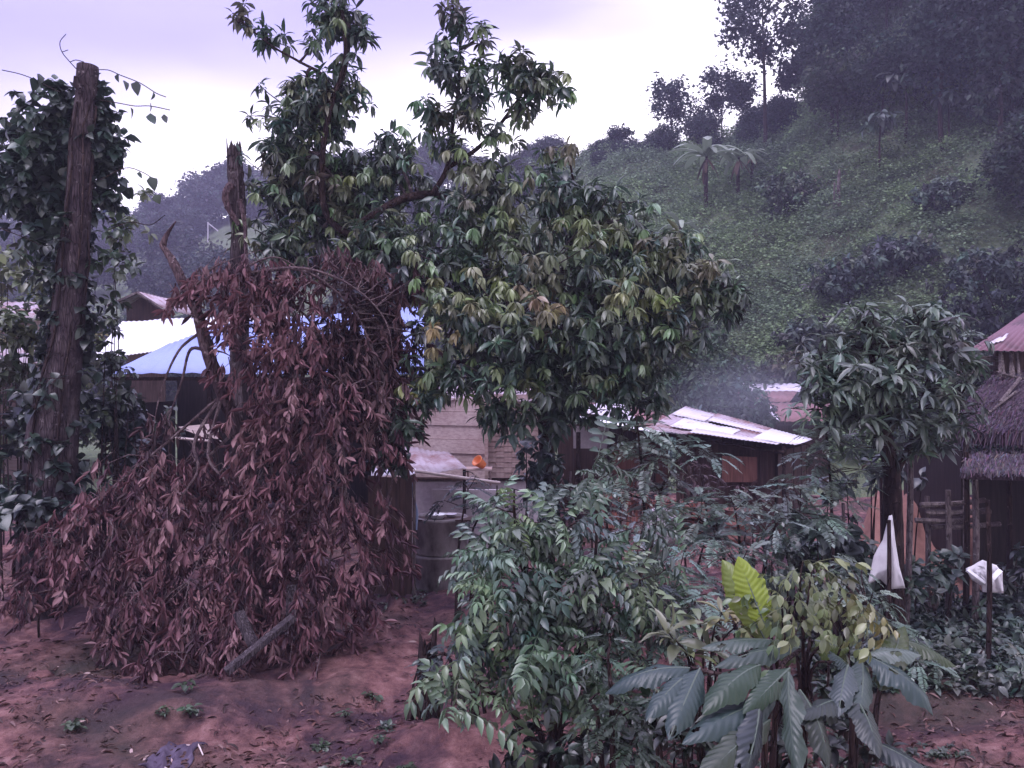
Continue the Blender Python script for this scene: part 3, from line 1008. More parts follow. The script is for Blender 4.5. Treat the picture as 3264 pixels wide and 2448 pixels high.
# gable fronted hut further back
Yg = 30
t = thing('gabled_hut', 'small dark gable fronted hut behind the white tin roof', 'hut', ground_px(150, Yg))
apex = P(144, 293, Yg); L_, R_ = P(123, 306, Yg), P(172, 311, Yg)
zz = hz(apex[0], Yg)
mb = MB(); mb.prism([(L_[0] + .15, Yg, zz), (R_[0] - .25, Yg, zz), (R_[0] - .25, Yg, R_[2] - .03), (apex[0], Yg, apex[2] - .12), (L_[0] + .15, Yg, L_[2] - .03)], .1)
mb.build('wall', M['plank_dark'], t)
tin([apex + (0, 4, 0), apex + (0, -.5, 0), R_ + (0, -.5, 0), R_ + (0, 4, 0)], 'roof', M['tin_old'], t, .3, .02)
tin([apex + (0, -.5, .01), apex + (0, 4, .01), L_ + (-.3, 4, 0), L_ + (-.3, -.5, 0)], 'roof', M['tin_old'], t, .3, .02, seed=6)
mb = MB(); mb.tube([apex + (0, -.55, -.05), R_ + (0, -.55, -.05)], .06, 5); mb.tube([apex + (0, -.55, -.05), L_ + (-.3, -.55, -.05)], .06, 5)
mb.build('barge_board', M['wood_grey'], t)

# far left roof
Yl = 27
t = thing('lilac_roof_house', 'grey tin roofed house at the far left edge behind the leaves', 'house', ground_px(10, Yl))
tin([P(-60, 301, Yl + 2.5), P(36, 302, Yl + 2.5), P(44, 318, Yl), P(-60, 318, Yl)], 'roof', M['tin_old'], t, .25, .018)
tin([P(-60, 345, Yl - 2), P(44, 340, Yl - 2), P(50, 362, Yl - 4), P(-60, 366, Yl - 4)], 'porch_roof', M['tin_old'], t, .25, .018, seed=5)
zz = hz(-16, Yl)
mb = MB(); mb.box((P(-8, 0, Yl)[0], Yl + .4, (zz + P(0, 319, Yl)[2]) / 2), (3.2, .1, P(0, 319, Yl)[2] - zz - .05)); mb.build('wall', M['plank_tan'], t)

# bright tin piece glimpsed between the dead and green crowns is the end of the blue roof; plank house in the middle
Yh = 17.0
pl0, pl1 = P(372, 480, Yh + .9), P(485, 480, Yh - .1)
t = thing('plank_house', 'house of wide pale horizontal planks behind the concrete water tank', 'house', ground_px(440, Yh))
zt, zm = P(0, 398, Yh)[2], P(0, 482, Yh)[2]
zg = hz(pl1[0], Yh)
# long wall drawn with its boards rising to the right
boards(pl0[:2], pl1[:2], zm + .0, zt, 6, 'plank_wall', M['plank_pale'], t, .03, .008, lap=.03)
mb = MB()
mb.box((P(485, 0, Yh)[0] + .035, Yh - .15, (zm + zt) / 2), (.07, .09, zt - zm + .1)); mb.build('corner_post', M['plank_tan'], t)
# woven panel to the right of the post
wp = MB(); x0, x1 = P(488, 0, Yh)[0], P(552, 0, Yh)[0]
nx, nzz = 16, 16
for i in range(nx):
    for j in range(nzz):
        hx = (x1 - x0) / nx; hh = (zt - zm) / nzz
        o_ = .014 if (i // 2 + j) % 2 else 0
        wp.box((x0 + hx * (i + .5), Yh + .02 - o_, zm + .08 + hh * (j + .5)), (hx * .97, .02, hh * .92))
wp.build('woven_wall', M['plank_tan'], t)
mb = MB(); mb.box(((P(380, 0, Yh)[0] + x1) / 2, Yh + .16, (zg + zm) / 2 - .05), (x1 - P(380, 0, Yh)[0], .14, zm - zg + .1)); mb.build('cement_base', M['cement'], t)
mb = MB(); mb.box(((pl0[0] + x1) / 2, Yh - .02 + .2, zm + .045), (x1 - pl0[0] - .6, .26, .05)); mb.build('sill', M['plank_dark'], t)
tin([P(350, 386, Yh + 4), P(560, 386, Yh + 4), P(566, 400, Yh - .3), P(345, 400, Yh + .6)], 'roof', M['tin_old'], t, .2, .015, seed=9)
mb = MB(); mb.box(((pl0[0] + x1) / 2, Yh + 3.9, (zg + zt) / 2 - .2), (x1 - pl0[0], .1, zt - zg - .4)); mb.build('wall', M['plank_dark'], t)

# lean-to over the wash place: thin sheet, dark board panel, cement wall, bamboo rail
Yw = 15.6
t = thing('lean_to', 'low lean-to with a thin tin sheet above a dark board screen', 'lean-to', ground_px(420, Yw))
tin([P(395, 447, Yh + .2), P(448, 452, Yh - .3), P(467, 467, Yw), P(400, 476, Yw - .6)], 'roof', M['tin_old'], t, .12, .01, wob=.02, seed=12)
tin([P(372, 468, Yw - .8), P(416, 468, Yw - .8), P(414, 475, Yw - 1.9), P(371, 477, Yw - 1.9)], 'roof', M['tin_grey'], t, .12, .01, wob=.012, seed=13, label='pale tin strip over the dark screen')
Yp = 13.6
zb = hz(P(392, 0, Yp)[0], Yp)
q0, q1 = P(368, 476, Yp + .1), P(412, 476, Yp)
boards(q0[:2], q1[:2], zb + .02, q0[2], 7, 'screen', M['plank_dark'], t, .03, .004, True, 4, .006)
posts([(q1[0] + .03, Yp + .04)], q1[2] + .03, .03, M['wood_grey'], t)
posts([(P(464, 0, Yw)[0], Yw + .12)], P(0, 470, Yw)[2], .035, M['bark_dark'], t)
x1c = P(523, 0, Yw)[0]
mb = MB(); mb.box(((q1[0] + x1c) / 2 + .1, Yw + .35, (zg + P(0, 492, Yw)[2]) / 2), (x1c - q1[0], .1, P(0, 492, Yw)[2] - zg)); mb.build('cement_wall', M['cement'], t)

mb = MB(); mb.tube(curve([P(402, 469, 14.3), P(450, 476, 14.5), P(500, 483, 14.7)], 4), [.028] * 9, 8)
for k in range(5):
    p = P(402, 469, 14.3) * (1 - k / 4.2) + P(500, 483, 14.7) * (k / 4.2); q = p + A([.02, 0, -.002])
    mb.tube([p, q], .034, 8)
tag(mb.build('bamboo_pole', M['bamboo']), 'pale bamboo pole slanting down to the right in front of the plank house', 'pole')
# forked props carry the pole
for q, lbl in (((403, 470, 14.36), 'thin forked prop under the left end of the pale bamboo pole'), ((497, 484, 14.76), 'thin prop under the right end of the pale bamboo pole')):
    p = P(*q); mb = MB(); mb.tube([(p[0], p[1], hz(p[0], p[1]) - .1), (p[0], p[1], p[2] - .025)], .018, 6)
    tag(mb.build('prop_stick', M['wood_grey']), lbl, 'stick')


# orange bucket hanging on its side from a nail
c = P(480, 463, 16.3)
t = thing('bucket', 'small bright orange plastic bucket tilted on the ledge of the plank house', 'bucket', c)
Rb = rotz(-.35) @ rotx(1.1)
_z = nrm([-.62, -.55, .55]); _x = nrm(np.cross([0, 0, 1.], _z)); BR_ = np.stack([_x, np.cross(_z, _x), _z], 1)
def lathe(prof, seg=20):
    v, f = [], []
    for z, rr_ in prof:
        for k in range(seg):
            a = 6.2832 * k / seg; v.append((rr_ * math.cos(a), rr_ * math.sin(a), z))
    for i in range(len(prof) - 1):
        for k in range(seg):
            f.append((i * seg + k, i * seg + (k + 1) % seg, (i + 1) * seg + (k + 1) % seg, (i + 1) * seg + k))
    return A(v), f
v, f = lathe([(-.10, .001), (-.10, .075), (.08, .11), (.085, .118), (.10, .118), (.10, .108), (-.085, .068), (-.085, .001)])
MB().add(1.02 * v @ BR_.T + c, f).build('pail', M['orange'], t, True)
v, f = MB().tube([(.11 * math.cos(a), .11 * math.sin(a) * .3 - .02, .09 + .10 * math.sin(a)) for a in np.linspace(0, 3.14, 10)], .005, 5).v[0], None
mb = MB(); mb.tube(A([(.115 * math.cos(a), -.10 * math.sin(a), .09 + .02 * math.sin(a)) for a in np.linspace(0, 3.14, 10)]) * 1.02 @ BR_.T + c, .005, 5)
mb.build('handle', M['orange'], t)
mb = MB(); mb.box(c + (-.04, .16, -.13), (.55, .5, .03))
mb.tube([c + (-.25, .05, -.15), c + (-.25, .5, -.5)], .02, 5); mb.tube([c + (.2, .05, -.15), c + (.2, .5, -.5)], .02, 5)
tag(mb.build('shelf', M['plank_tan']), 'little wooden shelf that carries the orange bucket', 'shelf')

# water tank of two concrete rings
p = ground_px(440, 14.5); p[0] = P(440, 0, 14.5)[0]
t = thing('water_tank', 'round concrete water tank of two stacked stained rings', 'tank', p)
Rr = .47
for k, (z0, z1, m_) in enumerate(((-.03, .56, 'concrete_old'), (.575, 1.2, 'concrete_old'))):
    v, f = lathe([(z0, Rr - .06), (z0, Rr), (z0 + .03, Rr + .004), (z1 - .06, Rr), (z1 - .05, Rr + .02), (z1, Rr + .02), (z1, Rr - .07), (z0, Rr - .06)], 40)
    MB().add(v + p + A([.0 + k * .012, 0, 0]), f).build('ring', M[m_], t, True)
v, f = lathe([(.93, .001), (.93, Rr - .075)], 40)
s = NT('dark_water')
M['water'] = s.done((.02, .02, .03), .06, .5)
MB().add(v + p, f).build('water', M['water'], t)
# basin and bowls on the rim / in front
for dx, dy, dz, R0, lb, mt in ((-.02, -.28, 1.205, .15, 'white plastic basin resting on the rim of the concrete tank', 'tin_white'), (.2, -.1, 1.205, .1, 'small grey bowl beside the white basin on the tank', 'tin_grey')):
    v, f = lathe([(0, .001), (0, R0 * .6), (R0 * .5, R0), (R0 * .52, R0 * 1.06), (R0 * .46, R0 * .95), (.012, R0 * .56), (.012, .001)], 20)
    tag(MB().add(v + p + A([dx, dy, dz]), f).build('basin', M[mt], None, True), lb, 'basin')
# plank that bridges the rim, carrying them
mb = MB(); mb.box(p + A([.05, -.2, 1.2 - .012]), (1.05, .4, .022)); 
tag(mb.build('rim_board', M['plank_dark']), 'dark board laid over the concrete tank under the basins', 'board')
mb = MB(); mb.tube(curve([P(412, 482, 14.0), P(414, 500, 14.0), P(417, 512, 14.05), P(416, 530, 14.0)], 4), [.022] * 13, 7)
s = NT('blue_hose'); M['hose'] = s.done((.25, .32, .50), .5, .4)
tag(mb.build('blue_hose', M['hose']), 'pale blue hose hanging at the edge of the dark board screen', 'hose')

# ---- patchwork tin roof shed
Ys = 19.0
t = thing('patchwork_shed', 'dark shed under a patchwork of bright and rusty tin sheets', 'shed', ground_px(745, Ys))
def SQ(u, v_):   # point on the roof plane: u along the eave, v_ up the slope
    a, b, c, d = P(688, 406.5, Ys + 2.6), P(812, 441, Ys + .9), P(790, 449, Ys - .6), P(650, 428, Ys)
    return (d * (1 - u) + c * u) * (1 - v_) + (a * (1 - u) + b * u) * v_
def patch(u0, u1, v0, v1, mat, lift, seed, lbl=None, sk=0):
    L = A([0, 0, lift])
    tin([SQ(u0 + sk, v1) + L, SQ(u1 + sk, v1) + L, SQ(u1, v0) + L, SQ(u0, v0) + L], 'roof_sheet', M[mat], t, .09, .008, 3, .006, seed, lbl)
patch(-.02, .28, -.04, 1.0, 'tin_old', 0, 20)
patch(.27, .52, .0, .55, 'tin_rust', .012, 21, 'rusty roof sheet')
patch(.27, .80, .60, .80, 'tin_grey', .045, 22, 'long bright strip of roof sheet')
patch(.25, .86, .78, 1.02, 'tin_old', .03, 23)
patch(.50, .82, .45, .62, 'tin_rust', .03, 24, 'rusty roof sheet')
patch(.12, .56, .08, .48, 'tin_bright', .06, 25, 'bright white sheet low on the left')
patch(.54, .80, .12, .48, 'tin_old', .05, 26)
patch(.30, .92, -.07, .14, 'tin_grey', .075, 27)
patch(.72, 1.03, .06, .84, 'tin_bright', .10, 28, 'brightest white sheet at the right end of the roof')
patch(.0, .26, .55, .9, 'tin_grey', .04, 29)
mb = MB()
sc_, sd_ = SQ(1, 0), SQ(0, 0)
mb.tube([sd_ + (0, .1, -.09), sc_ + (-.1, .1, -.09)], .045, 6); mb.tube([SQ(0, .97) + (0, 0, -.09), SQ(1, .97) + (0, 0, -.09)], .045, 6)
mb.build('roof_pole', M['bark_dark'], t)
zg = hz(5, Ys)
w0, w1 = SQ(.22, 0), SQ(.97, 0)
def slant_wall(pa, pb, za, zb_, name, mat, th=.05, n=10):
    mb = MB()
    d = (pb - pa)[:2]; L = np.linalg.norm(d); d = d / L; nn_ = A([-d[1], d[0]])
    for i in range(n):
        q0 = pa[:2] + d * L * (i + .02) / n; q1 = pa[:2] + d * L * (i + .98) / n
        t0 = za + (zb_ - za) * (i + .5) / n
        o_ = nn_ * (.012 * (i % 2))
        mb.prism([(q0[0] + o_[0], q0[1] + o_[1], hz(*q0) - .1), (q1[0] + o_[0], q1[1] + o_[1], hz(*q1) - .1), (q1[0] + o_[0], q1[1] + o_[1], t0), (q0[0] + o_[0], q0[1] + o_[1], t0)], th)
    return mb.build(name, mat, t)
slant_wall(w0 + (0, .45, 0), w1 + (-.1, .45, 0), w0[2] - .05, w1[2] - .06, 'wall', M['plank_dark'], .04, 14)
slant_wall(SQ(.98, 0) + (-.06, .5, 0), SQ(.98, .95), SQ(1, 0)[2] - .08, SQ(1, .9)[2] - .08, 'wall', M['plank_dark'], .04, 8)
slant_wall(SQ(0.02, .9), SQ(.98, .9), SQ(0, .9)[2] - .12, SQ(1, .9)[2] - .12, 'wall', M['plank_dark'], .04, 10)
mb = MB(); mb.prism([P(722, 456, Ys - .25), P(757, 457, Ys - .25), P(757, 482, Ys - .25), P(722, 482, Ys - .25)], .04)
o = mb.build('door', M['plank_red'], t); o['label'] = 'reddish brown plank door'
posts([(SQ(.0, 0)[0] + .1, SQ(0, 0)[1] + .12), (SQ(.32, 0)[0], SQ(.3, 0)[1] + .12), (SQ(.97, 0)[0], SQ(.97, 0)[1] + .12)], SQ(1, 0)[2] + .05, .05, M['bark_dark'], t)

# ---- low shed to the left of it
Y2 = 20.5
t = thing('low_shed', 'low open shed with a thin rusty tin roof left of the patchwork roof', 'shed', ground_px(625, Y2))
tin([P(590, 402, Y2 + 2.4), P(664, 411, Y2 + 2.0), P(680, 433, Y2 - .3), P(572, 413, Y2 - .3)], 'roof', M['tin_rust'], t, .1, .01, seed=40)
tin([P(600, 403, Y2 + 2.2) + (0, 0, .04), P(624, 406, Y2 + 2.2) + (0, 0, .04), P(640, 425, Y2 - .36) + (0, 0, .04), P(580, 414, Y2 - .36) + (0, 0, .04)], 'roof', M['tin_grey'], t, .1, .01, seed=41)
tin([P(572, 414, Y2 - .5), P(690, 436, Y2 - .5), P(690, 439, Y2 - .65), P(572, 417, Y2 - .65)], 'roof', M['tin_white'], t, .1, .006, seed=42, label='bright roof edge')
zg = hz(2.8, Y2)
z1 = P(0, 420, Y2)[2]
mb = MB(); mb.box((P(592, 0, Y2)[0], Y2 + .2, z1 - .45), (.9, .06, .55)); mb.build('wall', M['cement'], t)
mb = MB(); mb.box((P(592, 0, Y2)[0], Y2 + .2, (z1 - .73 + zg) / 2), (.9, .05, z1 - .73 - zg)); mb.build('wall', M['plank_dark'], t)
mb = MB(); mb.box((P(640, 0, Y2)[0], Y2 + .28, (z1 + zg) / 2 - .35), (1.5, .06, z1 - zg - .5)); mb.build('wall', M['plank_red'], t)
mb = MB(); mb.box((P(620, 0, Y2)[0], Y2 + 1.9, (z1 + zg) / 2 - .1), (2.9, .06, z1 - zg - .2)); mb.build('wall', M['plank_dark'], t)
posts([(P(578, 0, Y2)[0], Y2 - .1), (P(610, 0, Y2)[0], Y2 + .12), (P(680, 0, Y2)[0], Y2)], P(0, 432, Y2)[2], .06, M['bark_dark'], t)
# reddish brick stack and debris in front of it
r = np.random.RandomState(3)
t = thing('brick_stack', 'loose stack of reddish bricks and rubble in front of the low shed', 'brick stack', ground_px(640, 17.6))
mb = MB()
for i in range(9):
    for j in range(22):
        if r.rand() < .12 + .03 * i: continue
        x = P(604, 0, 17.6)[0] + j * .105; z = hz(x, 17.6) + .05 + i * .12
        a = r.uniform(-.25, .25)
        mb.box((x, 17.6 + r.uniform(-.06, .06), z), (.1, .2, .09 + .02 * r.rand()), rotz(a) @ rotx(r.uniform(-.1, .1)))
mb.build('bricks', M['brick'], t)
# pale woven fence piece, red-brown drum, jar
mb = MB()
for k in range(9):
    x = P(556, 0, 18.2)[0] + k * .3; mb.tube([(x, 18.2, hz(x, 18.2) - .1), (x + .02, 18.2, hz(x, 18.2) + 1.35)], .03, 5, .1)
for z in (.5, 1.0): mb.tube([(P(556, 0, 18.2)[0] - .1, 18.15, z + .1), (P(556, 0, 18.2)[0] + 2.5, 18.15, z + .02)], .025, 5)
tag(mb.build('stick_fence', M['wood_grey']), 'short stick fence behind the bush in front of the low shed', 'fence')
v, f = lathe([(0, .001), (0, .26), (.30, .38), (.55, .33), (.68, .2), (.72, .23), (.74, .21), (.70, .17), (.55, .28)], 22)
tag(MB().add(v + ground_px(662, 16.6), f).build('water_jar', M['cement'], None, True), 'round lilac grey jar among the feathery leaves before the sheds', 'jar')
v, f = lathe([(0, .28), (.02, .29), (.28, .285), (.3, .30), (.32, .285), (.58, .285), (.6, .3), (.62, .285), (.88, .28), (.9, .3), (.9, .26), (.84, .26), (.84, .001)], 24)
tag(MB().add(v + ground_px(737, 17.6), f).build('drum', M['rust_drum'], None, True), 'brown metal drum standing in front of the patchwork shed', 'drum')
v, f = lathe([(0, .2), (.4, .22), (.42, .24), (.42, .2), (.1, .18), (.1, .001)], 20)
tag(MB().add(v + ground_px(668, 17.4) + A([0, 0, .0]), f).build('pail', M['plank_pale'], None, True), 'pale pail behind the feathery saplings near the round jar', 'pail')

# ---- far rusty double roof
Yf = 30
t = thing('rusty_roof_house', 'far house with two stacked rusty roofs beside the round crowned small tree', 'house', ground_px(775, Yf))
tin([P(741, 383.5, Yf + 3), P(802, 383.5, Yf + 3), P(800, 391, Yf + 1.5), P(736, 391, Yf + 1.5)], 'roof', M['tin_grey'], t, .25, .015, seed=50)
tin([P(738, 391, Yf + 1.4), P(798, 391, Yf + 1.4), P(790, 402, Yf), P(734, 401, Yf)], 'roof', M['tin_rust'], t, .25, .015, seed=51, label='rust red roof band')
tin([P(750, 391, Yf + 1.35) + (0, 0, .03), P(756, 391, Yf + 1.35) + (0, 0, .03), P(748, 401, Yf - .05) + (0, 0, .03), P(742, 401, Yf - .05) + (0, 0, .03)], 'roof', M['tin_grey'], t, .25, .01, seed=52)
tin([P(764, 402.5, Yf - .2), P(830, 402.5, Yf - .2), P(830, 421, Yf - 2.6), P(776, 421, Yf - 2.6)], 'roof', M['tin_rust'], t, .25, .015, seed=53, label='rust red lower roof')
mb = MB(); mb.prism([P(762, 402, Yf - .2) + (0, 0, .04), P(766.5, 402, Yf - .2) + (0, 0, .04), P(780, 421.5, Yf - 2.65) + (0, 0, .04), P(776, 421.5, Yf - 2.65) + (0, 0, .04)], .06)
mb.build('barge_board', M['tin_grey'], t)
zz = hz(8.5, Yf)
mb = MB(); mb.box((P(772, 0, Yf)[0], Yf + .3, (zz + P(0, 404, Yf)[2]) / 2), (1.9, .1, P(0, 404, Yf)[2] - zz)); mb.build('wall', M['plank_dark'], t); mb = MB(); mb.box((P(803, 0, Yf - 2)[0], Yf - 2, (zz + P(0, 425, Yf - 2)[2]) / 2), (1.7, .1, P(0, 425, Yf - 2)[2] - zz)); mb.build('wall', M['plank_dark'], t)

# ---- thatched hut at the right edge
Yt = 13.5
hb = ground_px(1010, Yt)
t = thing('thatched_hut', 'hut with a maroon tin upper roof over shaggy grey thatch at the right edge', 'hut', hb)
tin([P(1024, 312, Yt + 2.2), P(1200, 240, Yt + 2.6), P(1200, 352, Yt + .3), P(968, 350, Yt + .6)], 'roof', M['tin_maroon'], t, .12, .01, seed=60)
tin([P(996, 343, Yt + .95) + (0, 0, .05), P(1010, 336, Yt + 1.2) + (0, 0, .05), P(1003, 343, Yt + .85) + (0, 0, .05), P(986, 347.5, Yt + .7) + (0, 0, .05)], 'roof_patch', M['tin_grey'], t, .12, .008, seed=61)
mb = MB(); mb.box((P(1090, 0, Yt + .9)[0], Yt + .95, (P(0, 350, Yt + .9)[2] + P(0, 400, Yt)[2]) / 2), (3.3, .08, P(0, 350, Yt)[2] - P(0, 398, Yt)[2])); mb.build('upper_wall', M['plank_dark'], t)
r = np.random.RandomState(14)
mb = MB()
for k in range(8):
    z = P(0, 357 + k * 2.6, Yt + .8)[2]; mb.tube([(P(985, 0, Yt)[0], Yt + .86, z), (P(1030 + 0 * k, 0, Yt)[0], Yt + .82, z + r.uniform(-.03, .03))], .018, 5, .1)
mb.build('slats', M['wood_grey'], t)
for k in range(5):
    mb = MB(); p0 = P(1000 + k * 5, 384, Yt + .5); p1 = P(1000 + k * 4 + r.uniform(-6, 6), 352, Yt + .75); mb.tube([p0, p1], .03, 5, .1); mb.build('strut', M['wood_grey'], t)
def TH(u, v_, drop=0):
    a, b, c, d = P(992, 378, Yt + .7), P(1250, 350, Yt + 1.2), P(1250, 448, Yt - 1.2), P(944, 432, Yt - .9)
    return (d * (1 - u) + c * u) * (1 - v_) + (a * (1 - u) + b * u) * v_
g = 34
vv_, ff = [], []
for j in range(g):
    for i in range(g):
        p = TH(i / (g - 1), j / (g - 1)); p = p + A([0, 0, .10 * math.sin(j / (g - 1) * 3.1) + .02 * r.randn()]); vv_.append(p)
for j in range(g):
    for i in range(g):
        vv_.append(vv_[j * g + i] + A([0, .02, -.16]))
for j in range(g - 1):
    for i in range(g - 1):
        q = j * g + i; ff += [(q, q + 1, q + g + 1, q + g), (q + g * g + g, q + g * g + g + 1, q + g * g + 1, q + g * g)]
for i in range(g - 1):
    ff += [(i + g * g, i + 1 + g * g, i + 1, i), (i * g, (i + 1) * g, (i + 1) * g + g * g, i * g + g * g)]
link_mesh('thatch', A(vv_), A(ff), M['thatch'], t, False)
# loose straw lying down the slope and hanging over the eave
def straw(n, fn, L, w, colr, name, seed, slope):
    r = np.random.RandomState(seed)
    uu = r.rand(n); vv = r.rand(n) ** 1.3
    pos = A([fn(a, b) for a, b in zip(uu, vv)]) + r.randn(n, 3) * .02 + A([0, -.02, .075])
    d = nrm(np.tile(slope, (n, 1)) + .14 * r.randn(n, 3))
    tv = A([(-.5, 0, 0), (.5, 0, 0), (.3, 1, -.03), (-.3, 1, -.03)], float) * A([w / L, 1, 1])
    cc = jitter_col(colr, n, .35, r)
    v, f, c = instance((tv, A([(0, 1, 2, 3)])), pos, d, A([0, -.4, 1.]) + .5 * r.randn(n, 3), L * r.uniform(.5, 1.2, n), cc)
    link_mesh(name, v, f, M['straw'], t, False, c)
sl = nrm(TH(.3, 0) - TH(.3, 1))
straw(12000, TH, .17, .014, (.085, .060, .080), 'straw', 70, sl)
straw(1500, lambda a, b: TH(a, -.02 + .05 * b), .26, .016, (.07, .05, .068), 'eave_straw', 71, nrm(sl + A([0, 0, -1.2])))
# lower thatch fringe of the porch
def TL(u, v_):
    a, b, c, d = P(966, 455, Yt - .9), P(1200, 452, Yt - .9), P(1200, 482, Yt - 1.9), P(962, 476, Yt - 1.9)
    return (d * (1 - u) + c * u) * (1 - v_) + (a * (1 - u) + b * u) * v_
mb = MB(); mb.prism([TL(0, 1), TL(1, 1), TL(1, 0), TL(0, 0)], .1); mb.build('porch_thatch', M['thatch'], t)
straw(4500, TL, .14, .016, (.10, .078, .095), 'porch_straw', 72, nrm(TL(.3, 0) - TL(.3, 1) + A([0, 0, -.3])))
mb = MB(); mb.box((P(1100, 0, Yt)[0], Yt + .2, (hb[2] + P(0, 445, Yt)[2]) / 2), (3.9, .08, P(0, 445, Yt)[2] - hb[2] - .3)); mb.build('wall', M['plank_shade'], t)
mb = MB(); mb.box((P(970, 0, Yt)[0], Yt + 1.2, (hb[2] + P(0, 440, Yt)[2]) / 2), (.08, 2.0, P(0, 445, Yt)[2] - hb[2] - .3)); mb.build('side_wall', M['plank_shade'], t)
posts([(P(968, 0, Yt - .9)[0], Yt - .85), (P(1040, 0, Yt - .9)[0], Yt - .85)], P(0, 437, Yt - .9)[2], .05, M['wood_grey'], t)
mb = MB(); mb.tube([P(1000, 410, Yt - .35) + (0, 0, .12), P(1020, 388, Yt + .25) + (0, 0, .16)], .03, 6); mb.tube([P(975, 436, Yt - .8) + (0, 0, .2), P(1016, 402, Yt - .1) + (0, 0, .17)], .018, 6)
mb.build('roof_pole', M['wood_grey'], t)
mb = MB(); mb.tube([P(996, 372, Yt + .6), P(1010, 376, Yt + .5), P(1024, 379, Yt + .5)], .03, 6); mb.build('wall_plate', M['wood_grey'], t)


# ------------------------------------------------------------------ trunks and crowns near the camera
# vine-covered topped tree at the left
Y1 = 12.5
tp = [A([P(46, 0, Y1)[0], Y1, hz(P(46, 0, Y1)[0], Y1) - .2]), P(52, 440, Y1), P(64, 360, Y1), P(72, 280, Y1), P(80, 190, Y1), P(84, 120, Y1), P(88, 66, Y1)]
t = thing('topped_tree', 'tall bare trunk sawn off at the top, wrapped in a leafy climber', 'tree', (tp[0][0], Y1, tp[0][2] + .2))
cv = curve(tp, 8)
rr_ = np.interp(np.linspace(0, 1, len(cv)), [0, .1, .35, .6, .85, .93, .935, 1], A([30, 26, 16, 12.5, 10.2, 9, 10.8, 9.8]) / F * Y1)
mb = MB(); mb.tube(cv, rr_, 18, .03); mb.build('trunk', M['bark'], t, True)
mb = MB(); mb.tube([P(82, 92, Y1 - .12), P(76, 84, Y1 - .2), P(76, 76, Y1 - .24)], [.06, .05, .03], 6, .1); mb.build('branch_stub', M['bark'], t)
r = np.random.RandomState(41)
vine = thing('climbing_vine', 'dark heart leaved climber cloaking the sawn off trunk at the left', 'vine', (tp[0][0] + .1, Y1 - .3, tp[0][2] + .2))
mb = MB()
for k in range(6):
    off = A([math.cos(k * 1.1), math.sin(k * 1.1) - .2, 0])
    mb.tube([cv[i] + off * (rr_[i] + .02) * (1 if i % 2 else .9) + r.randn(3) * .03 for i in range(2, len(cv) - 4, 4)], .018, 5)
HEART = leaf_tpl(4, .72, .25, .15, .25)
vb = [(20, 185, 30, 40, Y1 + .5, .6, 1.2), (60, 160, 34, 40, Y1 + .4, .6, 1.2), (70, 230, 24, 40, Y1 + .5, .5, 1.0), (60, 120, 34, 30, Y1 + .3, .7, 1.3), (30, 165, 32, 38, Y1 + .4, .7, 1.2), (45, 200, 40, 34, Y1 + .5, .7, 1.2), (105, 140, 18, 50, Y1 + .3, .5, 1.2), (98, 100, 14, 20, Y1 + .2, .3), (55, 90, 22, 12, Y1 + .2, .3, 1),
      (104, 190, 16, 34, Y1 + .3, .4), (48, 240, 26, 24, Y1 + .5, .5, .8), (20, 205, 20, 24, Y1 + .5, .4, .6), (15, 135, 12, 20, Y1 + .4, .3, .7)]
cp, ax, ids = blob_points(vb, 95, r, .6)
v1 = rosettes(cp, ax, 9, .17, HEART, jitter_col((.050, .074, .058), len(cp), .22, r), .5, (30, 110), r=r)
vb2 = [(50, 285, 22, 30, Y1 + .4, .4), (112, 250, 22, 30, Y1 + .3, .5, .6), (30, 250, 22, 16, Y1 + .4, .4, .5), (112, 300, 12, 30, Y1 + .2, .4, .5), (125, 225, 22, 14, Y1 + .3, .3, .45), (120, 260, 30, 12, Y1, .3, .3)]
cp2, ax2, _ = blob_points(vb2, 45, r, .6)
v2 = rosettes(cp2, ax2, 7, .16, LEAF_OV, jitter_col((.055, .085, .050), len(cp2), .25, r), .35, (40, 110), r=r)
# leaves hugging the trunk
idx = r.randint(4, len(cv) * 6 // 10, 230); th = r.uniform(0, 6.28, 230)
cp3 = cv[idx] + np.stack([np.cos(th), np.sin(th), 0 * th], 1) * (rr_[idx][:, None] + .06) + r.randn(230, 3) * A([.10, .06, .2])
keep = ~((np.cos(th) > -.1) & (np.sin(th) < .3) & (r.rand(230) < .85))
v3 = rosettes(cp3[keep], np.stack([np.cos(th), np.sin(th), 0 * th + .3], 1)[keep], 5, .17, HEART, jitter_col((.035, .05, .04), keep.sum(), .25, r), .6, (40, 110), r=r)
# strings of leaves hanging in the air to the right of the top
str_pts = [(118, 73), (124, 81), (138, 82), (154, 92), (150, 103), (130, 106), (150, 112), (164, 114), (40, 74), (34, 78), (4, 118), (8, 130), (12, 140), (6, 150), (140, 172), (150, 178), (22, 240), (16, 250), (8, 262), (155, 195)]
cp4 = A([P(a, b, Y1 - .2 + .1 * r.rand()) for a, b in str_pts])
v4 = rosettes(cp4, np.tile(A([.3, 0, -1.]), (len(cp4), 1)), 1, .19, HEART, jitter_col((.05, .07, .055), len(cp4), .2, r), .9, (5, 40), r=r)
for pts in ([(93, 70), (108, 70), (120, 75), (140, 83), (156, 93), (166, 97)], [(82, 75), (70, 62), (62, 52), (60, 42), (66, 34)], [(60, 92), (45, 85), (36, 80), (20, 74), (2, 70)], [(100, 100), (118, 103), (135, 106), (150, 106), (170, 110)],
            [(70, 62), (76, 60), (84, 62)], [(62, 52), (68, 50)], [(50, 250), (30, 240), (10, 232), (0, 228)], [(58, 285), (40, 272), (24, 258), (14, 250)], [(108, 230), (130, 222), (150, 225), (165, 215)], [(100, 180), (125, 168), (142, 172), (155, 180)]):
    mb.tube(curve([P(a, b, Y1 - .1) for a, b in pts], 4), .007, 4, cap=False)
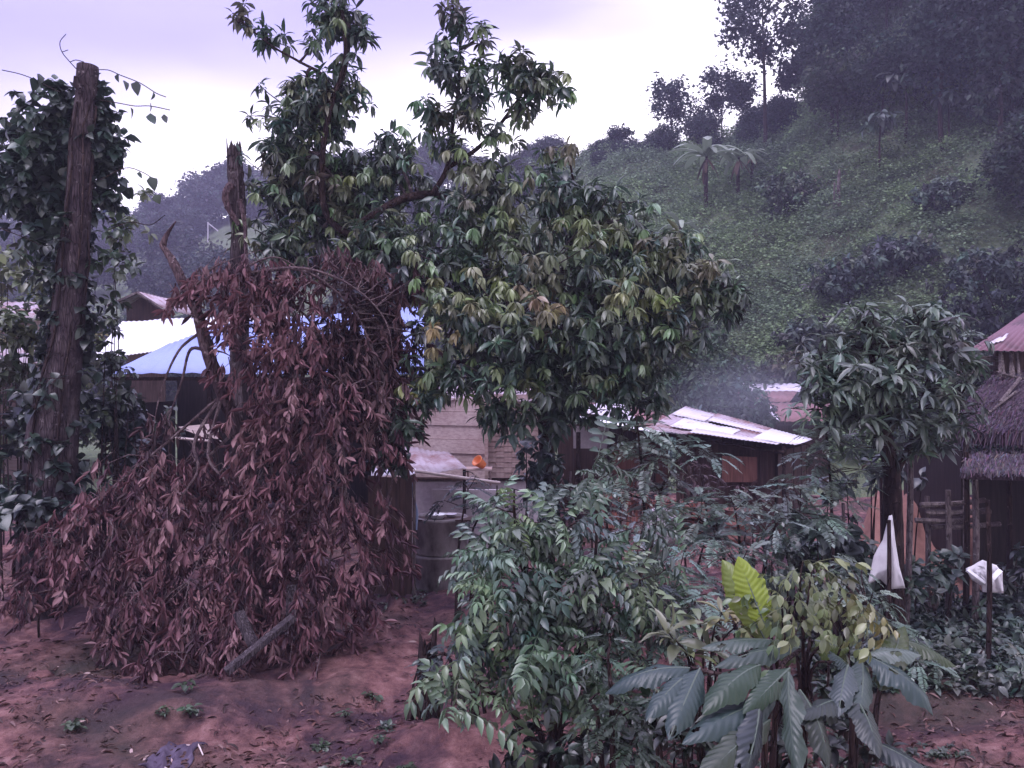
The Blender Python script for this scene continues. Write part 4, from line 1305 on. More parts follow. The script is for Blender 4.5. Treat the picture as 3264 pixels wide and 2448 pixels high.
mb.build('stem', M['bark_dark'], vine)
v, f, c = merge([v1, v2, v3, v4])
link_mesh('leaves', v, f, M['leaf'], vine, False, c)

# green growth at the foot of that trunk and at the left edge
def mound(name, label, cat, blobs, dens, L, tpl, col, seed, nl=10, droop=.4, mat='leaf', twigs=None, spread=(30, 110), group=None, shell=.5):
    r = np.random.RandomState(seed)
    cp, ax, ids = blob_points(blobs, dens, r, shell)
    g = H(cp[:, 0], cp[:, 1]); cp[:, 2] = np.maximum(cp[:, 2], g + .06 + .1 * r.rand(len(g)))
    b = A([cp[:, 0].mean(), cp[:, 1].mean(), 0]); b[2] = hz(b[0], b[1])
    t = thing(name, label, cat, b, group)
    mb = MB()
    for i in r.choice(len(cp), min(len(cp), twigs or 12), replace=False):
        q = cp[i]; f0 = A([b[0] * .06 + q[0] * .94, b[1] * .06 + q[1] * .94 + .05, 0]); f0[2] = hz(f0[0], f0[1]) - .05
        mb.tube(curve([f0, (f0 + q) / 2 + r.randn(3) * .06, q], 3), np.linspace(.022, .006, 7), 4, cap=False)
    mb.build('stems', M['bark_dark'], t)
    v, f, c = rosettes(cp, ax, nl, L, tpl, jitter_col(col, len(cp), .22, r), droop, spread, r=r)
    link_mesh('foliage', v, f, M[mat], t, False, c)
    return t


mound('leafy_shrub', 'pale green leafy shrub at the left edge below the grey roof', 'shrub', [(20, 330, 38, 26, 13.5, .6, 1), (15, 365, 34, 24, 13.5, .6, .9), (40, 350, 30, 22, 13.5, .5, .6)], 45, .2, LEAF_OV, (.085, .105, .06), 51)
mound('leafy_shrub', 'dark creeper thicket at the foot of the vine wrapped trunk', 'shrub', [(20, 420, 50, 45, 13.5, .9, 1), (110, 440, 40, 60, 13.5, .6, 1), (40, 480, 60, 40, 12.5, .8, 1), (30, 510, 55, 30, 11.8, .6, .8), (120, 400, 22, 60, 13.6, .4, .8)], 34, .2, HEART, (.032, .048, .040), 52)
mound('leafy_shrub', 'thin leaved weeds behind the vine covered trunk and before the blue roof', 'shrub', [(112, 380, 20, 60, 13.2, .4, 1), (100, 330, 18, 40, 13.2, .4, .7), (180, 415, 26, 16, 14.5, .4, .5)], 36, .13, LEAF_OV, (.055, .075, .05), 53)

mound('background_tree', 'pale green airy foliage showing to the right behind the vine covered trunk', 'tree', [(118, 205, 20, 20, 16, .6, .8), (132, 226, 22, 14, 16, .5, .8), (112, 238, 16, 16, 16, .5, .8), (142, 190, 14, 6, 16, .4, .6), (118, 265, 14, 20, 16, .5, .6)], 22, .20, LEAF_OV, (.13, .165, .09), 54, nl=8, twigs=2)
mound('background_tree', 'yellow green foliage at the left edge between the ridge and the grey roof', 'tree', [(15, 272, 30, 18, 17, .7, .9), (45, 285, 24, 14, 17, .6, .8), (10, 250, 16, 10, 17, .5, .5)], 26, .24, LEAF_OV, (.13, .155, .075), 55, nl=8, twigs=2)

# broken snag
Y3 = 12.6
r = np.random.RandomState(9)
sp = [ground_px(240, Y3) + (0, 0, -.2), P(240, 420, Y3), P(239, 300, Y3), P(238, 230, Y3), P(236, 180, Y3), P(235, 150, Y3)]
t = thing('broken_snag', 'upright broken snag with a splintered tip left of the green crown', 'dead tree', ground_px(240, Y3))
cv3 = curve(sp, 6)
mb = MB(); mb.tube(cv3, np.interp(np.linspace(0, 1, len(cv3)), [0, .3, .6, .8, 1], A([10, 9, 7.5, 8, 5.5]) / F * Y3), 12, .14); mb.build('trunk', M['bark'], t)
mb = MB()
for k in range(9):
    a = k * .7; b0 = sp[-1] + A([math.cos(a) * .07, math.sin(a) * .07, -.1]); hh = r.uniform(.1, .42)
    mb.tube([b0, b0 + A([0, 0, hh * .6]), b0 + A([math.cos(a) * .01, 0, hh])], [.05, .035, .004], 4, .1)
mb.tube([P(229, 175, Y3), P(227.5, 150, Y3), P(226.5, 138, Y3)], [.03, .015, .004], 4)
mb.build('splinters', M['bark'], t)
mb = MB(); mb.tube(curve([P(240, 200, Y3 - .15), P(245, 225, Y3 - .25), P(247, 260, Y3 - .3), P(256, 285, Y3 - .3)], 5), np.linspace(.04, .02, 16), 5)
mb.tube(curve([P(232, 185, Y3 - .1), P(226, 195, Y3 - .2), P(230, 210, Y3 - .2), P(240, 225, Y3 - .18)], 5), np.linspace(.055, .035, 16), 6, .25); mb.build('peeling_bark', M['bark_pale'], t)

# ---------------------------------------------------------------- big green tree
Ym = 12.4
mango = thing('mango_tree', 'big spreading mango like tree with dark drooping leaves and pale new tips', 'tree', ground_px(545, Ym + .8))
G = [  # px, py, rx, ry, Y, depth, weight
    (300, 112, 44, 34, 12.6, .6, 1.3), (338, 92, 34, 32, 12.4, .5, 1.2), (345, 60, 18, 18, 12.3, .3, .5), (340, 14, 34, 28, 12.3, .45, 1.4), (360, 34, 16, 14, 12.3, .25, .7), (295, 152, 50, 22, 12.7, .6, 1.0), (330, 130, 30, 24, 12.6, .5, .7), (350, 180, 40, 26, 12.8, .6, 1.0), (395, 175, 36, 22, 12.7, .5, .9), (270, 155, 28, 16, 12.8, .4, .6),
    (240, 14, 15, 16, 12.4, .2, .8), (272, 38, 22, 14, 12.4, .25, .8), (312, 46, 14, 10, 12.4, .2, .5), (258, 26, 14, 10, 12.4, .2, .6), (308, 84, 24, 16, 12.5, .3, .7),
    (455, 16, 18, 24, 12.0, .3, 1.0), (478, 34, 15, 16, 12.0, .25, 1.0), (447, 66, 20, 28, 12.1, .4, 1.1), (478, 72, 20, 26, 12.0, .4, .9), (440, 112, 22, 26, 12.2, .4, .9), (462, 100, 20, 22, 12.1, .35, .7), (478, 122, 22, 20, 12.1, .35, .7), (448, 140, 22, 14, 12.2, .35, .7),
    (512, 60, 20, 20, 11.9, .3, .9), (520, 82, 30, 24, 11.9, .45, 1.0), (546, 78, 24, 22, 11.9, .35, 1.0), (564, 86, 9, 20, 11.9, .2, .9), (515, 112, 22, 18, 12.0, .3, .6), (500, 135, 22, 16, 12.0, .3, .5),
    (395, 150, 28, 22, 12.8, .5, .8), (300, 190, 62, 40, 13.0, .8, 1.1), (360, 205, 55, 42, 12.8, .7, 1.0), (290, 240, 60, 45, 13.0, .8, 1.0), (400, 245, 60, 45, 12.6, .8, 1.0),
    (345, 165, 40, 16, 12.8, .5, .8), (415, 185, 30, 25, 12.9, .5, .5),
    (480, 170, 40, 25, 12.3, .6, .9), (500, 200, 40, 30, 12.2, .7, 1.0), (548, 160, 22, 14, 12.2, .4, .6), (560, 195, 40, 26, 12.1, .6, .9), (568, 150, 14, 20, 12.1, .3, .6), (470, 220, 50, 35, 12.1, .8, 1.0), (590, 220, 50, 36, 12.1, .8, 1.0),
    (640, 240, 45, 32, 12.1, .7, 1.0), (675, 262, 40, 38, 12.1, .7, 1.0), (712, 278, 28, 28, 12.1, .5, 1.0), (732, 290, 16, 20, 12.1, .3, 1.0), (725, 305, 16, 16, 12.1, .3, .8), (690, 300, 34, 26, 12.1, .5, .9), (600, 200, 38, 22, 12.3, .6, .7),
    (450, 265, 60, 45, 11.7, .8, 1.0), (540, 265, 70, 50, 11.6, .9, 1.0), (620, 285, 60, 45, 11.6, .8, 1.0), (660, 320, 40, 40, 11.8, .6, 1.0),
    (455, 312, 42, 38, 11.3, .6, 1.1), (510, 320, 60, 45, 11.2, .9, 1.0), (580, 330, 60, 45, 11.3, .8, 1.0), (640, 350, 40, 40, 11.6, .6, 1.0),
    (440, 372, 36, 26, 11.3, .45, 1.0), (490, 372, 46, 30, 11.2, .6, 1.0), (550, 372, 50, 40, 11.5, .7, 1.1), (610, 380, 50, 40, 11.7, .7, 1.1), (505, 410, 32, 24, 11.5, .4, 1.0), (560, 410, 32, 26, 11.8, .4, .8), (645, 395, 26, 28, 11.9, .35, .8),
    (420, 396, 22, 22, 11.3, .35, 1.0), (402, 425, 20, 24, 11.3, .35, 1.1), (386, 450, 18, 18, 11.3, .3, 1.0), (400, 462, 14, 10, 11.3, .25, .8), (370, 250, 45, 35, 12.2, .6, .8)]
r = np.random.RandomState(100)
cp, ax, ids = blob_points(G, 74, r, .5)
mcol = jitter_col((.058, .092, .066), len(cp), .28, r)
# new growth: pale green, yellow and pinkish flushes on whole shoots
flush = [(425, 300, 20, (.20, .24, .10)), (442, 335, 15, (.40, .33, .15)), (495, 298, 20, (.19, .24, .10)), (470, 292, 14, (.24, .25, .13)), (408, 380, 14, (.22, .25, .07)), (540, 272, 14, (.19, .20, .12)), (545, 310, 18, (.24, .21, .14)), (558, 300, 14, (.28, .24, .12)),
         (532, 290, 14, (.26, .21, .13)), (632, 292, 20, (.25, .26, .13)), (685, 275, 12, (.24, .24, .14)), (648, 305, 12, (.20, .24, .08)), (470, 180, 20, (.19, .20, .13)), (455, 160, 12, (.18, .20, .12)), (535, 188, 12, (.18, .20, .12)), (575, 230, 20, (.15, .18, .08)),
         (520, 205, 16, (.17, .18, .11)), (610, 225, 16, (.16, .19, .09)), (564, 150, 12, (.17, .16, .10)), (500, 240, 22, (.11, .14, .07)), (660, 250, 20, (.14, .16, .08)), (318, 180, 14, (.14, .13, .09)), (340, 200, 16, (.13, .15, .09)), (280, 165, 14, (.11, .12, .08)),
         (710, 262, 12, (.16, .15, .09)), (560, 84, 14, (.10, .11, .08)), (520, 50, 14, (.10, .10, .07)), (480, 40, 14, (.10, .11, .08)), (455, 8, 14, (.10, .10, .08)), (240, 8, 10, (.11, .11, .08)), (470, 400, 10, (.12, .15, .06)), (530, 385, 10, (.14, .17, .07)), (455, 120, 16, (.11, .11, .075)), (480, 140, 12, (.18, .13, .12))]
pxs = 512 + cp[:, 0] / cp[:, 1] * F; pys = 384 - (cp[:, 2] - CZ) / cp[:, 1] * F
front = cp[:, 1] < A([b[4] for b in G])[ids] + .1
for fx, fy, fr, fc in flush:
    m_ = ((pxs - fx) ** 2 + (pys - fy) ** 2 < (fr * 1.25) ** 2) & front & (r.rand(len(cp)) < .85)
    mcol[m_] = jitter_col(fc, m_.sum(), .14, r)
m_ = (r.rand(len(cp)) < .26) & (pys < 400); mcol[m_] = jitter_col((.16, .215, .11), m_.sum(), .3, r)
m_ = (r.rand(len(cp)) < .03) & (pys < 330); mcol[m_] = jitter_col((.17, .20, .12), m_.sum(), .2, r)
bright = mcol.sum(1) > .42
va = rosettes(cp[~bright], nrm(ax[~bright] + .5 * r.randn((~bright).sum(), 3)), 13, .188, LEAF, mcol[~bright], .5, (35, 110), r=r, lj=.3, scatter=.7)
vb_ = rosettes(cp[bright] + A([0, -.06, .03]), nrm(ax[bright] + A([0, -.4, .2])), 15, .172, leaf_tpl(4, .30, .35, .2), mcol[bright], 1.1, (40, 100), r=r)
v, f, c = merge([va, vb_])
mb = MB()
tb = ground_px(545, Ym + .8)
tr = curve([tb + (0, 0, -.2), P(547, 500, Ym + .8), P(546, 430, Ym + .7), P(540, 360, Ym + .6)], 6)
mb.tube(tr, np.linspace(.15, .12, len(tr)), 12, .05)
mb.build('trunk', M['bark_dark'], mango, True)
limbs = [[(540, 360), (500, 330), (440, 290), (380, 250), (330, 220), (322, 165), (330, 110), (345, 60), (342, 10)],
         [(540, 360), (545, 300), (520, 250), (470, 205), (432, 195), (400, 200), (362, 222)],
         [(432, 195), (447, 168), (452, 130), (458, 90), (460, 40), (456, 5)],
         [(447, 168), (478, 148), (505, 118), (528, 80), (520, 55)],
         [(330, 110), (325, 78), (300, 62), (272, 46), (240, 20)],
         [(540, 360), (580, 310), (630, 280), (690, 270), (725, 285)],
         [(545, 300), (570, 250), (575, 200), (568, 150)],
         [(540, 360), (600, 350), (640, 370)],
         [(540, 360), (490, 360), (430, 370), (400, 420), (388, 455)],
         [(338, 90), (347, 60), (350, 30)]]
for k, L in enumerate(limbs):
    mb = MB()
    ys = np.linspace(Ym + .5, 12.0, len(L)); w0_ = (.075, .085, .045, .04, .03, .07)[k] if k < 6 else .045
    ys = [12.3 if k in (2, 3, 4, 9) else y for y in ys]
    if k == 1: ys = np.linspace(12.9, 12.3, len(L))
    if k == 8: ys = np.linspace(12.9, 11.3, len(L))
    cL = curve([P(a, b, y) for (a, b), y in zip(L, ys)], 5)
    mb.tube(cL, np.linspace(w0_, w0_ * .32 if k not in (1,) else .05, len(cL)), 8, .05)
    mb.build('limb', M['bark_dark'], mango, True)
    if k == 0: allL = cL
    else: allL = np.concatenate([allL, cL])
mb = MB()
bc = A([P(g_[0], g_[1] + g_[3] * .2, g_[4]) for g_ in G])
for q in bc:
    j = np.argmin(((allL - q) ** 2).sum(1)); s0 = allL[j]
    mb.tube(curve([s0, (s0 + q) / 2 + r.randn(3) * .05, q], 3), np.linspace(.03, .014, 7), 5, cap=False)
for i in range(0, len(cp), 2):
    twig_mesh(mb, [bc[ids[i]] * .55 + cp[i] * .45 * 1.0], [cp[i]], .010, .005, .05, r)
mb.build('twigs', M['bark'], mango)
link_mesh('crown', v, f, M['leaf'], mango, False, c)
print('mango leaves', len(f))

# ---------------------------------------------------------------- felled tree with withered brown leaves
dead = thing('withered_tree', 'lopped tree hung with masses of withered reddish brown leaves', 'dead tree', ground_px(250, 11.6))
r = np.random.RandomState(200)
mb = MB()
trunk_pts = [ground_px(262, 11.8) + (0, 0, -.2), P(255, 520, 11.6), P(243, 450, 11.4), P(222, 395, 11.2), P(206, 350, 11.0), P(197, 315, 11.0), P(183, 285, 11.0), P(172, 262, 11.0), P(161, 245, 11.0)]
cT = curve(trunk_pts, 6); mb.tube(cT, np.interp(np.linspace(0, 1, len(cT)), [0, .3, .6, .85, 1], [.13, .11, .085, .07, .035]), 9, .16)
mb.tube(curve([P(162, 246, 11), P(167, 234, 11), P(176, 221, 11)], 4), np.linspace(.035, .006, 9), 6, .15)
mb.build('trunk', M['bark_pale'], dead, True)
BR = [[(206, 350), (190, 350), (182, 380), (170, 415), (158, 460)], [(200, 335), (178, 352), (160, 395), (152, 440)], [(222, 395), (195, 440), (198, 470), (180, 500), (150, 560), (120, 600)], [(228, 400), (208, 455), (228, 490), (205, 545), (190, 580)],
      [(197, 300), (240, 275), (285, 300), (312, 325), (320, 370), (325, 410), (300, 460)], [(240, 275), (300, 268), (350, 285), (385, 320), (395, 370)], [(245, 275), (300, 270), (345, 300), (370, 345), (380, 420)],
      [(285, 300), (262, 340), (255, 380), (270, 440), (250, 520), (245, 600), (250, 650)], [(320, 370), (340, 430), (345, 500), (330, 560), (322, 640), (315, 680)], [(370, 345), (390, 400), (395, 460), (380, 540), (370, 600)],
      [(222, 395), (170, 440), (110, 490), (60, 540), (20, 580)], [(235, 430), (160, 500), (100, 545), (50, 590)], [(240, 450), (180, 540), (130, 600), (100, 650)], [(245, 470), (220, 560), (200, 620), (180, 670)],
      [(255, 500), (290, 540), (300, 600), (310, 650)], [(300, 460), (310, 510), (300, 580), (290, 660)], [(345, 500), (370, 560), (385, 590)], [(190, 300), (205, 275), (225, 262), (260, 250)], [(240, 275), (250, 265), (280, 258), (320, 285)],
      [(206, 350), (215, 335), (222, 328)], [(160, 470), (140, 490), (110, 520)], [(206, 350), (222, 352), (232, 357)]]
cors = []
for k, L in enumerate(BR):
    mb = MB(); n_ = len(L)
    low = max(q[1] for q in L)
    ys = np.linspace(11.0, 11.0 if low < 470 else (10.2 if k not in (9,) else 11.0), n_) + r.uniform(-.25, .25)
    ys[0] = 11.05
    # the lowest sprays rest near the ground in front
    pts = [P(a, b, y if b < 560 else min(y, 3.25 / ((b - 384) / F) * .985)) for (a, b), y in zip(L, ys)]
    jn = np.argmin(((cT - pts[0]) ** 2).sum(1))
    if np.linalg.norm(cT[jn] - pts[0]) < .45: pts[0] = cT[jn]
    cL = curve(pts, 6); mb.tube(cL, np.linspace(.026 if k < 17 else .018, .005, len(cL)), 6, .12)
    mb.build('branch', M['twig'], dead)
    cors.append(cL)
allB = np.concatenate(cors)
D = [(268, 348, 22, 28, 10.9, .3, 1.1), (238, 366, 16, 18, 10.9, .25, .8), (290, 305, 26, 22, 11.0, .3, 1.0), (310, 345, 24, 30, 11.0, .4, 1.2), (330, 345, 26, 40, 11.2, .4, 1.3), (365, 370, 34, 34, 11.5, .4, 1.2), (290, 285, 34, 24, 11.0, .4, 1.2), (15, 600, 26, 14, 10.4, .3, .7), (260, 268, 30, 14, 11, .3, 1.1), (370, 275, 22, 18, 11.4, .3, 1.1), (395, 320, 26, 40, 11.8, .5, 1.2), (350, 320, 34, 40, 11.7, .5, 1.1), (300, 355, 34, 30, 11.3, .4, .9), (285, 312, 26, 22, 11.2, .4, .9), (352, 385, 40, 40, 11.6, .5, 1.0), (392, 430, 20, 46, 11.4, .4, .8),
     (232, 285, 42, 26, 11.0, .5, .9), (200, 290, 14, 14, 11, .2, .4), (262, 300, 40, 30, 10.9, .5, 1.0), (330, 262, 26, 26, 11.2, .4, 1.0), (330, 290, 34, 30, 11.2, .5, .9), (300, 330, 34, 34, 10.8, .5, .9), (232, 335, 20, 22, 10.8, .3, .8), (228, 318, 16, 18, 10.9, .3, .6), (370, 300, 36, 36, 11.6, .5, .9), (395, 345, 26, 36, 11.6, .5, 1.0), (360, 350, 36, 34, 11.4, .5, .9),
     (175, 302, 10, 30, 11.0, .2, .5), (215, 360, 12, 22, 11, .2, .4), (405, 285, 20, 22, 11.6, .3, .7), (330, 300, 12, 10, 10.8, .2, .7),
     (285, 395, 40, 34, 10.6, .5, 1.0), (325, 405, 40, 40, 10.7, .5, 1.0), (380, 395, 34, 42, 11.3, .5, 1.0), (265, 430, 34, 40, 10.7, .5, .9), (320, 455, 44, 40, 10.6, .5, 1.0), (375, 455, 28, 46, 11.0, .45, .9), (232, 480, 30, 32, 10.8, .4, .8), (285, 500, 50, 40, 10.5, .6, 1.0), (345, 510, 46, 40, 10.6, .5, 1.0),
     (165, 425, 18, 16, 11.2, .3, .6), (200, 430, 12, 16, 11.1, .3, .4), (135, 465, 32, 20, 11.0, .4, .6), (190, 470, 34, 28, 11.0, .5, .8), (150, 500, 44, 34, 10.9, .6, .9), (90, 510, 34, 22, 10.9, .5, .7), (60, 545, 46, 26, 10.8, .6, .8), (115, 550, 50, 36, 10.7, .6, .9), (190, 545, 50, 40, 10.6, .6, 1.0), (250, 560, 46, 44, 10.5, .6, 1.0),
     (310, 570, 46, 44, 10.4, .6, 1.0), (362, 570, 32, 40, 10.7, .5, .9), (30, 575, 34, 20, 10.8, .4, .7), (70, 590, 40, 24, 10.6, .5, .8), (130, 605, 50, 32, 10.3, .6, .9), (195, 615, 50, 40, 10.2, .6, 1.0), (250, 630, 44, 36, 10.1, .5, .9), (165, 650, 44, 22, 9.9, .5, .8), (120, 635, 30, 18, 10.0, .4, .7), (225, 660, 40, 18, 9.8, .4, .8),
     (310, 625, 34, 36, 10.1, .4, .9), (355, 615, 24, 30, 10.4, .4, .7), (315, 665, 12, 18, 9.7, .2, .9), (385, 520, 14, 40, 10.9, .3, .6), (400, 560, 8, 26, 11.0, .2, .5)]
cp, ax, ids = blob_points(D, 104, r, .5)
kk = fbm(cp[:, 0] * 1.0, cp[:, 2], 2, 1.5, 3) + .25 * r.randn(len(cp)) > -.30 - .0 * (384 - (cp[:, 2] - CZ) / cp[:, 1] * F < 400)
cp, ax, ids = cp[kk], ax[kk], ids[kk]
g = H(cp[:, 0], cp[:, 1]); cp[:, 2] = np.maximum(cp[:, 2], g + .12)
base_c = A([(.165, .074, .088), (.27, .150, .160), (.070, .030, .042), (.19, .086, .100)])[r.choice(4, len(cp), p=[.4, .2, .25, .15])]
base_c = base_c * np.where(A([b_[4] for b_ in D])[ids] > 11.15, .5, 1.0)[:, None]  # shade on the rear sprays is painted into their leaf colour
# hanging sprays: leaves strung along drooping twig ends
axd = nrm(ax * A([.6, .6, .2]) + A([0, 0, -.55]))
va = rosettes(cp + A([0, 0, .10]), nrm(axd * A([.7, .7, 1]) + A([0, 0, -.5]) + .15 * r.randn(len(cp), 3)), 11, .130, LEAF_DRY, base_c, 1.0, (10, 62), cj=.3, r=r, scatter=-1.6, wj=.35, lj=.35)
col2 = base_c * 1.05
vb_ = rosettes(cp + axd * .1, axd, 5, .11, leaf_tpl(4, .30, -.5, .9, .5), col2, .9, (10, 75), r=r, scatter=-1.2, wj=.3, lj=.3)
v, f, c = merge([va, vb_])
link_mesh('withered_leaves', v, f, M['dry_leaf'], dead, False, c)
mb = MB()
for i in range(len(cp)):
    q = cp[i]
    if i % 2 == 0:
        j = np.argmin(((allB - q) ** 2).sum(1) + .3 * (allB[:, 2] < q[2])); s0 = allB[j]
        if np.linalg.norm(s0 - q) < 1.3:
            mb.tube([s0, (s0 + q) / 2 + A([0, 0, .06]) + r.randn(3) * .04, q - axd[i] * .0], [.009, .007, .004], 4, cap=False)
    else:
        mb.tube([q - axd[i] * .22, q], [.006, .004], 3, cap=False)
mb.build('twigs', M['twig'], dead)
print('dead leaves', len(f))

# ---------------------------------------------------------------- round crowned small tree on the right
Yr_ = 10.6
small = thing('small_tree', 'round crowned small tree with long leaves in front of the thatched hut', 'tree', ground_px(893, Yr_ + .3))
R2 = [(885, 335, 50, 30, Yr_, .6, 1), (830, 350, 30, 24, Yr_, .4, .9), (930, 325, 40, 22, Yr_, .5, .9), (955, 350, 26, 26, Yr_ + .1, .4, .8), (812, 375, 22, 26, Yr_ - .1, .3, .9), (850, 380, 44, 34, Yr_ - .3, .5, 1), (900, 375, 50, 36, Yr_ - .2, .6, .8), (945, 380, 34, 30, Yr_, .4, .9), (972, 365, 16, 22, Yr_ + .2, .3, .6),
      (815, 410, 26, 20, Yr_ - .1, .35, .9), (860, 415, 38, 24, Yr_ - .2, .45, .8), (912, 418, 40, 26, Yr_ - .3, .5, .8), (955, 412, 26, 26, Yr_, .35, .9), (870, 312, 30, 12, Yr_, .4, .9), (925, 308, 26, 10, Yr_, .4, .8), (885, 440, 30, 18, Yr_ + .1, .35, .5), (925, 450, 24, 16, Yr_, .35, .7), (855, 445, 20, 20, Yr_ + .1, .3, .6), (900, 350, 40, 20, Yr_ + .3, .4, .6),
      (945, 440, 14, 14, Yr_, .25, .6)]
r = np.random.RandomState(300)
cp, ax, ids = blob_points(R2, 52, r, .45)
LN = leaf_tpl(5, .24, .3, .25, .4)
v, f, c = rosettes(cp, nrm(ax + A([0, -.1, .5])), 11, .215, LN, jitter_col((.115, .150, .115), len(cp), .25, r), .25, (55, 105), r=r)
mb = MB()
tb = ground_px(895, Yr_ + .3)
tr1 = curve([tb + (0, 0, -.2), P(893, 540, Yr_ + .3), P(892, 480, Yr_ + .2), P(886, 440, Yr_ + .1), P(880, 390, Yr_)], 5); mb.tube(tr1, np.linspace(.15, .07, len(tr1)), 10, .05)
mb.build('trunk', M['bark_dark'], small, True)
lim = []
for L in ([(892, 480), (912, 440), (925, 390), (940, 350)], [(886, 440), (855, 410), (830, 380)], [(880, 390), (870, 350), (865, 325)], [(912, 440), (945, 420), (960, 395)], [(886, 440), (900, 400), (905, 350), (920, 320)], [(880, 420), (845, 415), (818, 405)]):
    mb = MB(); cL = curve([P(a, b, Yr_ + .12) for a, b in L], 5); mb.tube(cL, np.linspace(.05, .016, len(cL)), 6, .05); mb.build('limb', M['bark_dark'], small, True); lim.append(cL)
lim = np.concatenate(lim + [tr1[-8:]])
mb = MB()
for i in range(len(cp)):
    j = np.argmin(((lim - cp[i]) ** 2).sum(1) + .2 * (lim[:, 2] > cp[i][2])); twig_mesh(mb, [lim[j]], [cp[i]], .010, .005, .03, r)
mb.build('twigs', M['bark_dark'], small)
link_mesh('crown', v, f, M['leaf'], small, False, c)


# ---------------------------------------------------------------- feathery saplings, bush and foreground plants
FEA = pinnate(12, DIAMOND, .20, 62, .35, .010, True, .15, 1, .55)       # fine feathery frond
SPRAY = pinnate(5, leaf_tpl(3, .38, .3, .3, .38), .36, 62, .35, .008, True, .45, 2, .2)   # spray of ovate leaflets
BIGSPR = pinnate(4, leaf_tpl(4, .42, .3, .2, .45), .34, 55, .5, .01, True, .55, 3, .1)


def sprays(cp, ax, nl, L, tpl, col, droop, spread, r):
    return rosettes(cp, ax, nl, L, tpl, col, droop, spread, r=r)


def feathery(label, stems, blobs, dens, L, col, seed, nl=5, group='feathery leaved saplings in front of the sheds', droop=.25, tpl=None):
    """stems: list of pixel polylines with Y ; blobs as before"""
    r = np.random.RandomState(seed)
    cp, ax, ids = blob_points(blobs, dens, r, .5)
    Y = blobs[0][4]; b = ground_px(stems[0][0][0], Y)
    t = thing('feathery_sapling', label, 'sapling', b, group)
    st = []
    mb = MB()
    for L_ in stems:
        cL = curve([b + (0, 0, -.1)] + [P(a, c_, Y) for a, c_ in L_[1:]], 5)
        mb.tube(cL, np.linspace(.026, .009, len(cL)), 6, .06); st.append(cL)
    mb.build('stem', M['bark_dark'], t)
    st = np.concatenate(st); mb = MB()
    for i in range(len(cp)):
        j = np.argmin(((st - cp[i]) ** 2).sum(1) + .3 * (st[:, 2] > cp[i][2])); twig_mesh(mb, [st[j]], [cp[i]], .008, .004, -.05, r)
    mb.build('twigs', M['bark_dark'], t)
    axf = nrm(ax * A([.45, .45, .2]) + A([0, 0, .8]))
    v, f, c = rosettes(cp, axf, nl, L, tpl or FEA, jitter_col(col, len(cp), .2, r), droop * .8, (58, 95), r=r)
    link_mesh('fronds', v, f, M['leaf'], t, False, c)
    return t


FC = (.15, .20, .165)
Yq = 10.0
feathery('feathery leaved sapling directly left of the patchwork roof, its top over the roof edge', [[(650, 600), (645, 520), (640, 450), (636, 415)], [(650, 600), (655, 520), (672, 470), (690, 450)]],
         [(635, 425, 26, 14, Yq, .35, 1), (650, 455, 40, 22, Yq, .45, 1), (690, 445, 40, 10, Yq, .4, .9), (625, 460, 24, 18, Yq, .35, .9), (655, 485, 44, 16, Yq, .45, .9), (600, 480, 20, 16, Yq, .35, .7)], 24, .36, FC, 401)
feathery('feathery leaved sapling with flat layered branches before the brown drum', [[(745, 600), (740, 550), (735, 510)], [(745, 600), (770, 540), (800, 510)], [(745, 600), (720, 540), (700, 520)]],
         [(700, 500, 46, 12, 9.4, .4, .9), (760, 500, 46, 10, 9.4, .4, .9), (800, 515, 50, 10, 9.4, .4, 1), (740, 525, 50, 14, 9.4, .45, 1), (700, 540, 46, 16, 9.4, .45, .9), (660, 515, 30, 16, 9.4, .4, .8), (780, 480, 36, 8, 9.4, .35, .8)], 26, .36, FC, 402)
feathery('pale feathery sapling beside the trunk of the round crowned small tree', [[(835, 600), (832, 520), (828, 450), (822, 410)]],
         [(820, 425, 20, 20, 10.6, .3, 1), (815, 455, 24, 20, 10.6, .35, 1), (835, 480, 26, 22, 10.6, .35, .8), (810, 490, 22, 20, 10.6, .35, .7), (870, 470, 22, 10, 10.6, .3, .8), (850, 425, 14, 14, 10.6, .3, .5)], 26, .30, (.17, .22, .18), 403)
feathery('thin feathery sapling with sparse fronds in front of the cement wall', [[(455, 620), (458, 560), (462, 520), (468, 490)], [(455, 620), (470, 540), (490, 500)]],
         [(455, 500, 26, 14, 11.6, .3, .7), (480, 520, 20, 22, 11.6, .3, .9), (470, 482, 18, 8, 11.6, .25, .6), (500, 500, 14, 16, 11.6, .25, .7)], 22, .32, (.035, .05, .045), 404)
feathery('low feathery sapling behind the yellow green leaf', [[(700, 680), (690, 620), (680, 580)], [(700, 680), (720, 620), (740, 575)]],
         [(650, 560, 36, 22, 7.8, .4, 1), (690, 575, 36, 24, 7.8, .4, 1), (640, 600, 30, 22, 7.8, .35, .9), (730, 550, 40, 16, 7.8, .4, .8), (610, 540, 30, 20, 7.8, .35, .8), (680, 610, 30, 18, 7.8, .35, .7)], 36, .27, (.15, .195, .165), 405)
feathery('feathery shoots at the very front beside the dark base of the broad bush', [[(615, 790), (612, 720), (608, 660)], [(615, 790), (600, 740), (590, 700)]],
         [(610, 650, 14, 14, 4.9, .15, 1), (605, 680, 20, 16, 4.9, .18, 1), (625, 700, 14, 18, 4.9, .15, .8), (600, 720, 24, 16, 4.9, .18, 1), (630, 740, 16, 16, 4.9, .15, .9)], 110, .17, (.055, .085, .055), 406)
